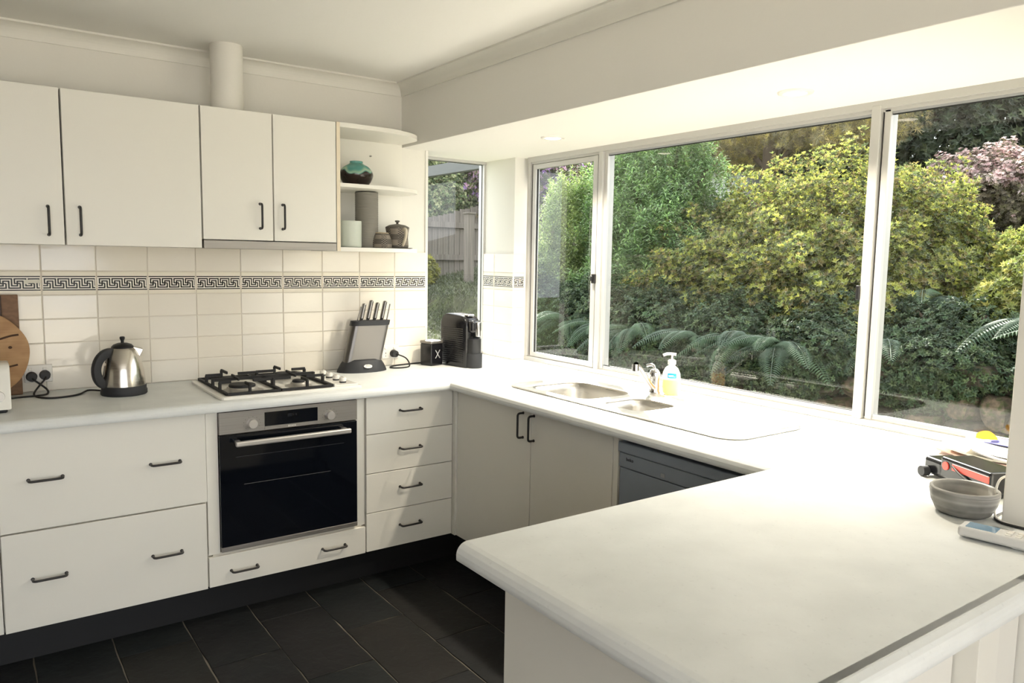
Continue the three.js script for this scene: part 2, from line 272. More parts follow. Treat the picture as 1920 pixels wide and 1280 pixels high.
// ---------------------------------------------------------------- the windows
{
  const w = structure('window_1', 'wide silver aluminium window with a sliding sash over the sink');
  const X0 = WX, X1 = 2.62, Z0 = 0.14, Z1 = 2.95, Y0 = BENCH, Y1 = 2.045;
  part(w, 'head', merge([box(X0, X1, 2.018, Y1, Z0, Z1), box(X0 + 0.012, X1, 2.006, 2.018, Z0, Z1)]), M.alu);
  part(w, 'sill', merge([rbox(X0 - 0.004, X1 + 0.02, Y0, 0.924, Z0, Z1, 0.003), rbox(X0 + 0.018, X1, 0.924, 0.932, Z0, Z1, 0.001)]), M.alu);
  part(w, 'jamb', merge([rbox(X0, X1, 0.924, 2.018, Z0, 0.166, 0.002), box(X0 + 0.02, X1, 0.924, 2.018, 0.166, 0.176)]), M.alu);
  part(w, 'jamb', rbox(X0, X1, 0.924, 2.018, Z1 - 0.03, Z1, 0.002), M.alu);
  const sash = part(w, 'sash', merge([rbox(X0 + 0.01, X0 + 0.034, 0.926, 2.004, 0.178, 0.205, 0.002), rbox(X0 + 0.004, X0 + 0.034, 0.926, 2.004, 0.694, 0.728, 0.003), rbox(X0 + 0.01, X0 + 0.034, 1.978, 2.004, 0.205, 0.694, 0.002), rbox(X0 + 0.01, X0 + 0.034, 0.926, 0.95, 0.205, 0.694, 0.002)]), M.alu);
  part(w, 'gasket', merge([box(X0 + 0.016, X0 + 0.04, 0.93, 2.0, 0.1665, 0.1775), box(X0 + 0.02, X0 + 0.03, 0.95, 1.978, 0.2052, 0.208), box(X0 + 0.012, X0 + 0.05, 0.926, 2.004, 0.7285, 0.737), box(X0 + 0.02, X0 + 0.05, 0.926, 2.006, 2.1925, 2.199)]), M.gasket);
  part(w, 'mullion', merge([rbox(X0, X1, 0.924, 2.018, 0.737, 0.768, 0.002), rbox(X0 + 0.014, X1, 0.924, 2.014, 0.768, 0.79, 0.002)]), M.alu);
  part(w, 'mullion', merge([rbox(X0 - 0.002, X1, 0.924, 2.03, 2.158, 2.192, 0.003), rbox(X0 + 0.012, X1, 0.924, 2.014, 2.199, 2.222, 0.002)]), M.alu);
  part(w, 'bead', merge([box(X0 + 0.02, X0 + 0.036, 0.932, 0.944, 0.79, 2.158), box(X0 + 0.02, X0 + 0.036, 0.932, 0.944, 2.222, 2.92), box(X0 + 0.02, X0 + 0.036, 1.998, 2.008, 0.79, 2.158), box(X0 + 0.02, X0 + 0.036, 1.998, 2.008, 2.222, 2.92)]), M.aluGrey);
  part(w, 'gasket', merge([box(X0 + 0.021, X0 + 0.034, 1.9955, 1.998, 0.79, 2.158), box(X0 + 0.021, X0 + 0.034, 1.9955, 1.998, 2.222, 2.92), box(X0 + 0.021, X0 + 0.034, 0.944, 0.946, 0.79, 2.158)]), M.gasket);
  for (const [z0, z1, x, y0, y1] of [[0.203, 0.696, X0 + 0.022, 0.948, 1.98], [0.788, 2.16, X0 + 0.028, 0.942, 1.999], [2.22, 2.922, X0 + 0.028, 0.942, 1.999]]) { const g = new THREE.PlaneGeometry(z1 - z0, y1 - y0); g.rotateY(-Math.PI / 2); g.translate(x, (y0 + y1) / 2, (z0 + z1) / 2); part(w, 'pane', g, M.glass); }
  const latch = part(w, 'latch', merge([rbox(X0 - 0.012, X0 + 0.006, 1.36, 1.408, 0.716, 0.742, 0.004), rbox(X0 - 0.022, X0 - 0.01, 1.372, 1.398, 0.72, 0.732, 0.003)]), M.black, 'black latch');
  part(w, 'latch', merge([rbox(X0 - 0.012, X0 + 0.004, 1.352, 1.404, 2.148, 2.16, 0.003)]), M.black, 'black latch');
}
{
  const w = structure('window_2', 'narrow fixed window in the side of the bay beside the coffee machine');
  const Z = -0.2;
  part(w, 'head', rbox(2.0, 2.525, 2.03, 2.06, Z - 0.05, Z + 0.012, 0.002), M.alu); part(w, 'sill', rbox(2.0, 2.525, 0.88, 0.918, Z - 0.05, Z + 0.012, 0.002), M.alu);
  part(w, 'jamb', rbox(2.487, 2.52, 0.915, 2.032, Z - 0.05, Z + 0.008, 0.002), M.alu); part(w, 'jamb', rbox(2.0, 2.035, 0.915, 2.032, Z - 0.05, Z + 0.008, 0.002), M.alu);
  part(w, 'gasket', merge([box(2.484, 2.487, 0.918, 2.03, Z - 0.0165, Z - 0.0135), box(2.035, 2.487, 2.027, 2.03, Z - 0.0165, Z - 0.0135)]), M.gasket);
  const g = new THREE.PlaneGeometry(0.452, 1.114); g.translate(2.261, 1.473, Z - 0.015); part(w, 'pane', g, M.glass);
}

// ---------------------------------------------------------------- downlights in the soffit
function downlight(x, z, label) {
  const d = thing('downlight', label, 'light', [x, SOFFIT, z], 'round downlights in the bay soffit');
  part(d, 'trim_ring', lathe([[0.036, -0.001], [0.038, -0.006], [0.046, -0.008], [0.056, -0.005], [0.058, 0]]).translate(x, SOFFIT, z), M.whitePlastic);
  part(d, 'lamp_lens', cyl(0.037, 0.037, SOFFIT - 0.005, SOFFIT - 0.002, x, z), std({ color: C(0.9, 0.88, 0.82), emissive: C(1, 0.9, 0.72), emissiveIntensity: 6 }));
  const l = new THREE.SpotLight(new THREE.Color(1, 0.9, 0.74), 6, 0, 1.1, 0.6, 2); l.name = 'downlight_glow'; l.position.set(0, -0.012, 0); l.target.position.set(0, -1, 0); l.castShadow = true; l.shadow.radius = 1.6; d.add(l, l.target);
}
downlight(2.215, 0.80, 'round white downlight in the soffit nearer the side window');
downlight(2.225, 2.08, 'round white downlight in the soffit above the sink drainer end');

// ---------------------------------------------------------------- benchtops
function nosing(depth, len) {      // section: flat top, big top round at the front (x = depth), 38 mm thick
  const s = new THREE.Shape(); s.moveTo(0, 0); s.lineTo(depth - 0.004, 0); s.quadraticCurveTo(depth, 0, depth, 0.005); s.lineTo(depth, 0.012); s.absellipse(depth - 0.026, 0.012, 0.026, 0.026, 0, Math.PI / 2, false); s.lineTo(0, 0.038);
  return new THREE.ExtrudeGeometry(s, { depth: len, bevelEnabled: false, curveSegments: 18 });
}
const Y0B = BENCH - 0.038;
{
  const t = thing('benchtop', 'white laminate benchtop along the tiled wall', 'benchtop', [0.6, Y0B, 0.3]);
  const n = nosing(0.622, 1.79 + 1.0); n.rotateY(-Math.PI / 2); n.translate(1.79, Y0B, 0);
  const body = box(1.79, 2.56, Y0B, BENCH, 0, 0.6), recess = box(2.0, 2.5, Y0B, BENCH, -0.2, 0.0);
  part(t, 'slab', uvm(toCreasedNormals(merge([n, body, recess]), 0.7)), M.bench);
}
{
  const t = thing('benchtop', 'white laminate benchtop under the big window holding the sink', 'benchtop', [2.2, Y0B, 1.7]);
  const s = new THREE.Shape(); s.moveTo(1.80, 0.6); s.lineTo(2.56, 0.6); s.lineTo(2.56, 2.95); s.lineTo(1.80, 2.95);
  const hole = new THREE.Path(); hole.moveTo(1.965, 0.90); hole.lineTo(1.965, 1.70); hole.lineTo(2.30, 1.70); hole.lineTo(2.30, 0.90); s.holes.push(hole);
  const g = new THREE.ExtrudeGeometry(s, { depth: 0.038, bevelEnabled: false }); g.rotateX(Math.PI / 2); g.translate(0, BENCH, 0);
  const n = nosing(0.03, 2.39 - 0.6); n.rotateY(Math.PI); n.translate(1.803, Y0B, 2.39);   // front edge at x = 1.773
  part(t, 'slab', uvm(toCreasedNormals(merge([g, n]), 0.7)), M.bench);
}
{
  const t = thing('benchtop', 'white laminate peninsula top in the foreground', 'benchtop', [1.3, Y0B, 2.75]);
  const a = nosing(1.80 - 0.735, 3.118 - 2.382); a.rotateY(Math.PI); a.translate(1.80, Y0B, 3.118);                                    // left end rounded
  const b = nosing(0.04, 1.845 - 0.735); b.rotateY(-Math.PI / 2); b.translate(1.845, Y0B, 3.102);                            // near edge rounded, front at z = 3.142
  const c = box(1.79, 1.845, Y0B, BENCH, 2.95, 3.11);
  part(t, 'slab', uvm(toCreasedNormals(merge([a, b, c]), 0.7)), M.bench);
}

// ---------------------------------------------------------------- cabinets
const handleGeo = (() => { const L = 0.104, d = 0.03, r = 0.012; const p = new THREE.CurvePath(); const a = V(-L / 2, 0, 0), b = V(-L / 2, 0, d - r), c = V(-L / 2 + r, 0, d), e = V(L / 2 - r, 0, d), f = V(L / 2, 0, d - r), h = V(L / 2, 0, 0); p.add(new THREE.LineCurve3(a, b)); p.add(new THREE.QuadraticBezierCurve3(b, V(-L / 2, 0, d), c)); p.add(new THREE.LineCurve3(c, e)); p.add(new THREE.QuadraticBezierCurve3(e, V(L / 2, 0, d), f)); p.add(new THREE.LineCurve3(f, h)); const t = new THREE.TubeGeometry(p, 48, 0.0046, 8); return merge([t, new THREE.CylinderGeometry(0.0062, 0.0062, 0.002, 12).rotateX(Math.PI / 2).translate(-L / 2, 0, 0.001), new THREE.CylinderGeometry(0.0062, 0.0062, 0.002, 12).rotateX(Math.PI / 2).translate(L / 2, 0, 0.001)]); })();
M.handle = std({ color: C(0.018, 0.015, 0.014), roughness: 0.42 });
const ZF = 0.575;
function front(cab, kind, x0, x1, y0, y1, z, handles, g = 0.0015) {
  const d = part(cab, kind, uvm(rbox(x0 + g, x1 - g, y0 + g, y1 - g, z - 0.018, z, 0.0018, 1)), M.cabinet);
  for (const [hx, hy, vert] of handles) put(d, 'handle', handleGeo, M.handle, [hx, hy, z], vert ? [0, 0, Math.PI / 2] : [0, 0, 0]).userData.label = 'dark bow handle';
  return d;
}
{
  const c = thing('drawer_cabinet', 'white base cabinet cut off at the left frame edge', 'cabinet', [-0.4, 0, 0.3]);
  part(c, 'carcass', box(-0.95, -0.006, 0.14, Y0B - 0.002, 0.03, ZF - 0.02), M.carcass); front(c, 'door', -0.95, -0.001, 0.14, 0.855, ZF, []);
}
{
  const c = thing('drawer_cabinet', 'white base cabinet with two deep drawers under the kettle', 'cabinet', [0.34, 0, 0.3]);
  part(c, 'carcass', box(0.0, 0.688, 0.14, Y0B - 0.002, 0.03, ZF - 0.02), M.carcass);
  front(c, 'drawer', 0.001, 0.688, 0.497, 0.857, ZF, [[0.144, 0.68], [0.537, 0.68]]); front(c, 'drawer', 0.001, 0.683, 0.138, 0.494, ZF, [[0.142, 0.321], [0.534, 0.32]]);
}
{
  const c = thing('oven_cabinet', 'white oven housing with a shallow drawer below the oven', 'cabinet', [1.03, 0, 0.3]);
  part(c, 'carcass', merge([box(0.69, 0.706, 0.14, Y0B - 0.002, 0.03, ZF - 0.03), box(1.35, 1.366, 0.14, Y0B - 0.002, 0.03, ZF - 0.03), box(0.706, 1.35, 0.14, 0.16, 0.03, ZF - 0.03), box(0.706, 1.35, 0.256, 0.272, 0.03, ZF - 0.03)]), M.carcass);
  part(c, 'filler_panel', uvm(rbox(0.690, 0.735, 0.272, Y0B - 0.004, ZF - 0.03, ZF - 0.012, 0.001, 1)), M.cabinet); part(c, 'filler_panel', uvm(rbox(1.3255, 1.366, 0.272, Y0B - 0.004, ZF - 0.03, ZF - 0.012, 0.001, 1)), M.cabinet);
  part(c, 'rail', uvm(box(0.706, 1.35, 0.262, 0.276, ZF - 0.03, ZF - 0.014)), M.carcass);
  front(c, 'drawer', 0.686, 1.366, 0.14, 0.266, ZF, [[0.825, 0.196], [1.213, 0.203]]);
}
{
  const c = thing('drawer_cabinet', 'white base cabinet with four drawers right of the oven', 'cabinet', [1.6, 0, 0.3]);
  part(c, 'carcass', box(1.369, 1.87, 0.14, Y0B - 0.002, 0.03, ZF - 0.02), M.carcass);
  const ys = [0.142, 0.322, 0.504, 0.684, 0.857]; for (let i = 3; i >= 0; i--) front(c, 'drawer', 1.369, 1.818, ys[i], ys[i + 1], ZF, [[1.589, [0.241, 0.423, 0.6045, 0.7815][i]]]);
  part(c, 'corner_post', uvm(box(1.8195, 1.845, 0.14, Y0B - 0.002, ZF - 0.03, 0.60)), M.cabinet);
}
{
  const X = 1.825, c = thing('sink_cabinet', 'white base cabinet with two doors under the sink', 'cabinet', [2.1, 0, 1.2]);
  part(c, 'carcass', merge([box(X + 0.02, 1.862, 0.14, Y0B - 0.002, 0.605, 1.7), box(X + 0.02, 2.5, 0.14, Y0B - 0.002, 1.69, 1.706), box(X + 0.02, 2.5, 0.14, 0.156, 0.66, 1.69)]), M.carcass);
  part(c, 'filler_panel', uvm(box(X + 0.004, X + 0.02, 0.14, Y0B - 0.004, 0.603, 0.69)), M.cabinet);
  for (const [z0, z1, hz] of [[0.692, 1.187, 1.135], [1.19, 1.682, 1.21]]) { const d = part(c, 'door', uvm(rbox(X, X + 0.018, 0.142, 0.857, z0 + 0.001, z1 - 0.001, 0.0018, 1)), M.cabinet); put(d, 'handle', handleGeo, M.handle, [X, 0.785, hz], [0, -Math.PI / 2, Math.PI / 2]).userData.label = 'dark bow handle'; }
  part(c, 'end_panel', uvm(box(X + 0.002, 2.5, 0.02, Y0B - 0.002, 1.684, 1.708)), M.cabinet);
}
{
  const X = 1.83, d = thing('dishwasher', 'grey dishwasher under the benchtop beside the sink cabinet', 'dishwasher', [2.1, 0, 2.02]);
  M.dish = std({ color: C(0.30, 0.34, 0.40), metalness: 0.35, roughness: 0.42 });
  part(d, 'body', box(X + 0.05, 2.45, 0.05, 0.84, 1.722, 2.31), M.aluGrey);
  const door = part(d, 'door', rbox(X, X + 0.05, 0.12, 0.742, 1.714, 2.312, 0.004), M.dish);
  const pan = part(d, 'control_panel', merge([rbox(X - 0.004, X + 0.05, 0.745, 0.798, 1.714, 2.312, 0.004), rbox(X - 0.012, X + 0.05, 0.80, 0.838, 1.714, 2.312, 0.005)]), M.dish);
  part(pan, 'latch_mark', merge([rbox(X - 0.0047, X - 0.0035, 0.754, 0.768, 1.918, 1.936, 0.0005, 1)]), M.aluGrey);
  part(pan, 'lettering', lettering('beko', 0.011).rotateY(-Math.PI / 2).translate(X - 0.004, 0.778, 1.768), M.blackSoft, 'dark brand lettering');
}
{ const k = structure('baseboard_back', 'black kickboard under the oven run'); part(k, 'board', box(-1, 1.9, 0, 0.141, 0.49, 0.508), M.kick); }
{ const k = structure('baseboard_right', 'black kickboard under the sink run'); part(k, 'board', box(1.885, 1.9, 0, 0.141, 0.5, 2.36), M.kick); }
{
  const c = thing('peninsula_cabinet', 'off-white peninsula base under the foreground benchtop', 'cabinet', [1.3, 0, 2.75]);
  part(c, 'end_panel', uvm(rbox(0.832, 0.85, 0, Y0B - 0.001, 2.42, 3.02, 0.001, 1)), M.cabinet);
  part(c, 'carcass', uvm(box(0.85, 1.84, 0.1, Y0B - 0.001, 2.44, 2.985)), M.cabinet);
  part(c, 'back_panel', uvm(box(0.85, 1.53, 0.0, Y0B - 0.001, 2.985, 3.0)), M.wall);
  part(c, 'support_post', uvm(rbox(1.535, 1.625, 0, Y0B - 0.001, 2.985, 3.045, 0.002, 1)), M.cabinet);
  part(c, 'back_panel', uvm(box(1.625, 1.84, 0.0, Y0B - 0.001, 2.985, 3.0)), M.wall);
  part(c, 'plinth', box(0.86, 1.84, 0, 0.1, 2.47, 2.96), M.kick);
}
// wall cabinets
function upper(name, label, x0, x1, doors, y0 = 1.5) {
  const c = thing(name, label, 'cabinet', [(x0 + x1) / 2, y0, 0.16], 'white wall cabinets');
  part(c, 'carcass', uvm(box(x0 + 0.001, x1 - 0.001, y0 + 0.002, 2.078, 0.003, 0.316)), M.cabinet);
  for (const [a, b, hx] of doors) front(c, 'door', a, b, y0, 2.078, 0.335, hx == null ? [] : [[hx[0], hx[1], true]]);
}
upper('wall_cabinet', 'white wall cabinet at the left frame edge with its handle at lower right', -0.62, 0.2605, [[-0.62, -0.18, null], [-0.18, 0.2605, [0.2085, 1.59]]]);
upper('wall_cabinet', 'wide single-door white wall cabinet above the kettle', 0.2635, 0.752, [[0.2635, 0.752, [0.312, 1.592]]]);
upper('wall_cabinet', 'shorter two-door white wall cabinet above the range hood', 0.755, 1.338, [[0.755, 1.049, [0.9915, 1.641]], [1.051, 1.338, [1.0895, 1.642]]], 1.536);
{
  const h = thing('range_hood', 'slim stainless steel slide-out range hood below the wall cabinet', 'range hood', [1.05, 1.5, 0.17]);
  part(h, 'housing', box(0.757, 1.336, 1.502, 1.5345, 0.01, 0.30), M.steelDark); part(h, 'front_strip', uvm(rbox(0.757, 1.337, 1.5, 1.5345, 0.30, 0.338, 0.002)), M.steel);
}
single('exhaust_duct', merge([cyl(0.067, 0.067, 2.079, CEIL, 0.906, 0.185, 40), cyl(0.069, 0.069, 2.079, 2.086, 0.906, 0.185, 40)]), paint(0.78, 0.755, 0.69, 0.6, 8), 'cream painted round exhaust duct between cabinet top and ceiling', 'duct', [0.906, 2.079, 0.185]);
{
  const s = thing('corner_shelf', 'open white end shelf with rounded boards beside the wall cabinets', 'shelf', [1.6, 1.5, 0.16]);
  const board = (y0, y1, x1, z1, zr) => { const sh = new THREE.Shape(); sh.moveTo(1.358, 0.004); sh.lineTo(x1, 0.004); sh.lineTo(x1, zr); sh.bezierCurveTo(x1, zr + 0.09, x1 - 0.14, z1, x1 - 0.30, z1); sh.lineTo(1.358, z1); const g = new THREE.ExtrudeGeometry(sh, { depth: y1 - y0, bevelEnabled: false, curveSegments: 20 }); g.rotateX(Math.PI / 2); g.translate(0, y1, 0); return toCreasedNormals(g, 0.5); };
  part(s, 'side_panel', uvm(box(1.3405, 1.3575, 1.5, 2.078, 0.004, 0.333)), M.cabinet); part(s, 'side_edge', box(1.3405, 1.3575, 1.5, 2.078, 0.333, 0.3345), M.edging);
  part(s, 'top_board', uvm(board(2.058, 2.078, 1.838, 0.333, 0.15)), M.cabinet); part(s, 'shelf_board', uvm(board(1.793, 1.81, 1.835, 0.325, 0.16)), M.cabinet); part(s, 'bottom_board', uvm(board(1.5, 1.518, 1.835, 0.333, 0.16)), M.cabinet);
  part(s, 'back_panel', uvm(box(1.358, 1.84, 1.518, 2.058, 0.0005, 0.006)), M.cabinet);
  for (const [x, y] of [[1.66, 1.985], [1.655, 1.818]]) part(s, 'shelf_peg', new THREE.CylinderGeometry(0.004, 0.004, 0.01, 10).rotateX(Math.PI / 2).translate(x, y, 0.011), M.steelDark);
}
// ---------------------------------------------------------------- oven
{
  const o = thing('oven', 'built-in stainless steel oven with a black glass door', 'oven', [1.03, 0.28, 0.3]);
  part(o, 'body', box(0.742, 1.32, 0.29, 0.845, 0.06, ZF - 0.018), M.steelDark);
  const panel = part(o, 'control_panel', uvm(rbox(0.737, 1.324, 0.762, 0.8515, ZF - 0.018, ZF + 0.006, 0.0015)), M.steel);
  part(panel, 'display', rbox(0.917, 1.143, 0.7785, 0.8365, ZF + 0.005, ZF + 0.0075, 0.001, 1), M.blackGlass, 'black display window');
  const clock = canvasTex(128, 48, (c, w, h) => { c.fillStyle = '#05070b'; c.fillRect(0, 0, w, h); c.fillStyle = '#1b1f26'; c.fillRect(6, 6, 50, 36); c.fillStyle = '#3a3d44'; c.font = '28px monospace'; c.fillText('8:8', 60, 34); });
  const cp = new THREE.PlaneGeometry(0.05, 0.018); cp.translate(1.035, 0.816, ZF + 0.0078); part(panel, 'clock_screen', cp, std({ map: clock, roughness: 0.2 }));
  part(panel, 'trim_strip', rbox(0.917, 1.143, 0.7635, 0.7775, ZF + 0.005, ZF + 0.0085, 0.001, 1), M.steel);
  part(panel, 'lettering', lettering('BOSCH', 0.0075).translate(1.03, 0.7705, ZF + 0.0083), M.whitePlastic, 'pale brand lettering');
  for (const x of [0.866, 1.197]) {
    const k = part(panel, 'knob', merge([new THREE.CylinderGeometry(0.0175, 0.0195, 0.022, 32).rotateX(Math.PI / 2).translate(x, 0.797, ZF + 0.016)]), M.chrome2 ||= std({ color: C(0.74, 0.71, 0.68), metalness: 0.7, roughness: 0.3 }), 'silver knob');
    part(k, 'knob_collar', new THREE.CylinderGeometry(0.0215, 0.0215, 0.004, 32).rotateX(Math.PI / 2).translate(x, 0.797, ZF + 0.007), M.steelDark);
    for (let i = 0; i < 10; i++) { const a = -0.5 + i * 0.49, q = 0.034; part(panel, 'dial_mark', box(-0.001, 0.001, -0.001, 0.001, 0, 0.0005).translate(x + q * Math.cos(a), 0.797 + q * Math.sin(a) * 0.8, ZF + 0.006), M.black); }
  }
  const door = part(o, 'door', rbox(0.737, 1.324, 0.298, 0.7575, ZF - 0.016, ZF + 0.004, 0.002), M.blackGlass, 'black glass door');
  part(door, 'window_edge', box(0.80, 1.262, 0.664, 0.666, ZF + 0.0035, ZF + 0.0043), M.blackSoft);
  part(door, 'rack_line', box(0.83, 1.20, 0.548, 0.5495, ZF + 0.0035, ZF + 0.0043), M.steelDark);
  part(door, 'handle', merge([rbox(0.788, 1.276, 0.716, 0.738, ZF + 0.038, ZF + 0.058, 0.006, 3), rbox(0.795, 0.815, 0.72, 0.735, ZF + 0.003, ZF + 0.04, 0.003), rbox(1.249, 1.269, 0.72, 0.735, ZF + 0.003, ZF + 0.04, 0.003)]), M.chrome2, 'silver bar handle');
  part(door, 'bottom_trim', uvm(rbox(0.737, 1.324, 0.279, 0.2975, ZF - 0.016, ZF + 0.005, 0.0015)), M.steel);
}

// ---------------------------------------------------------------- gas cooktop
{
  const x0 = 0.752, x1 = 1.352, z0 = 0.088, z1 = 0.572, c = thing('cooktop', 'white gas cooktop with black pan supports and four burners', 'cooktop', [1.05, BENCH, 0.33]);
  const s = new THREE.Shape(); const r = 0.02; s.moveTo(x0 + r, -z1); s.lineTo(x1 - r, -z1); s.quadraticCurveTo(x1, -z1, x1, -z1 + r); s.lineTo(x1, -z0 - r); s.quadraticCurveTo(x1, -z0, x1 - r, -z0); s.lineTo(x0 + r, -z0); s.quadraticCurveTo(x0, -z0, x0, -z0 - r); s.lineTo(x0, -z1 + r); s.quadraticCurveTo(x0, -z1, x0 + r, -z1);
  const g = new THREE.ExtrudeGeometry(s, { depth: 0.006, bevelEnabled: true, bevelThickness: 0.005, bevelSize: 0.005, bevelSegments: 3 }); g.rotateX(-Math.PI / 2); g.translate(0, BENCH + 0.0015, 0);
  part(c, 'hob_plate', toCreasedNormals(g, 0.6), M.enamel);
  M.burnerRing = std({ color: C(0.42, 0.40, 0.37), metalness: 0.7, roughness: 0.4 });
  part(c, 'knob_panel', rbox(1.232, 1.34, BENCH + 0.01, BENCH + 0.02, 0.105, 0.56, 0.006, 3), M.enamel); part(c, 'panel_ridge', rbox(1.228, 1.24, BENCH + 0.01, BENCH + 0.026, 0.105, 0.56, 0.004, 2), M.enamel);
  const bz = [[0.875, 0.235, 0.030], [0.868, 0.448, 0.052], [1.118, 0.225, 0.038], [1.108, 0.452, 0.025]];
  for (const [x, z, q] of bz) {
    const b = part(c, 'burner', lathe([[q + 0.034, 0], [q + 0.03, 0.003], [q + 0.012, 0.004], [q + 0.008, 0.016], [q + 0.001, 0.018], [0, 0.018]]).translate(x, BENCH + 0.012, z), M.burnerRing, 'silver grey burner ring');
    part(b, 'burner_cap', lathe([[q, 0], [q + 0.002, 0.003], [q, 0.010], [q - 0.005, 0.012], [0, 0.0125]]).translate(x, BENCH + 0.029, z), M.iron, 'black burner cap');
  }
  const bar = (ax, ay, az, bx_, by, bz_, w = 0.0075, h = 0.011) => { const a = V(ax, ay, az), b = V(bx_, by, bz_), d = b.clone().sub(a), L = d.length(); const q = new RoundedBoxGeometry(w, h, L, 1, 0.0015); q.translate(0, 0, L / 2); const up = Math.abs(d.y) > 0.9 * L ? V(0, 0, 1) : V(0, 1, 0); const zA = d.normalize(), xA = up.clone().cross(zA).normalize(), yA = zA.clone().cross(xA); q.applyMatrix4(new THREE.Matrix4().makeBasis(xA, yA, zA)); q.translate(ax, ay, az); return q; };
  for (const [a0, a1, list] of [[0.778, 0.994, [0, 1]], [0.998, 1.218, [2, 3]]]) {
    const yb = BENCH + 0.019, yt = BENCH + 0.052, zs = 0.104, ze = 0.556, zm = 0.338, G = [bar(a0, yb, zs, a0, yb, ze, 0.012), bar(a1, yb, zs, a1, yb, ze, 0.012), bar(a0, yb, zs, a1, yb, zs, 0.012), bar(a0, yb, ze, a1, yb, ze, 0.012), bar(a0, yt - 0.006, zm, a1, yt - 0.006, zm, 0.010, 0.014), bar(a0, yb, zm, a0, yt, zm, 0.010, 0.02), bar(a1, yb, zm, a1, yt, zm, 0.010, 0.02)];
    for (const k of list) {
      const [x, z, q] = bz[k], e = 0.012 + q * 0.4, back = z < zm; const zo = back ? zs : ze;
      G.push(bar(a0, yb, z, a0, yt, z, 0.01, 0.018), bar(a0 - 0.004, yt, z, x - e - 0.012, yt, z, 0.008, 0.012), bar(a1, yb, z, a1, yt, z, 0.01, 0.018), bar(a1 + 0.004, yt, z, x + e + 0.012, yt, z, 0.008, 0.012));
      G.push(bar(x, yb, zo, x, yt, zo, 0.01, 0.014), bar(x, yt, zo, x, yt, z + (back ? -1 : 1) * (e + 0.014), 0.008, 0.012), bar(x, yt, zm, x, yt, z + (back ? 1 : -1) * (e + 0.014), 0.008, 0.012));
    }
    part(c, 'pan_support', merge(G), M.iron, 'black cast pan support');
  }
  for (const z of [0.275, 0.352, 0.432, 0.508]) { const k = part(c, 'knob', lathe([[0, 0.024], [0.0135, 0.024], [0.0155, 0.02], [0.0155, 0.008], [0.0145, 0.006]], 28).translate(1.289, BENCH + 0.02, z), M.whitePlastic, 'white control knob'); part(k, 'knob_base', cyl(0.015, 0.015, BENCH + 0.02, BENCH + 0.0265, 1.289, z, 24), M.black); part(k, 'grip', rbox(1.2865, 1.2915, BENCH + 0.043, BENCH + 0.047, z - 0.014, z + 0.014, 0.001, 1), M.whitePlastic); }
}

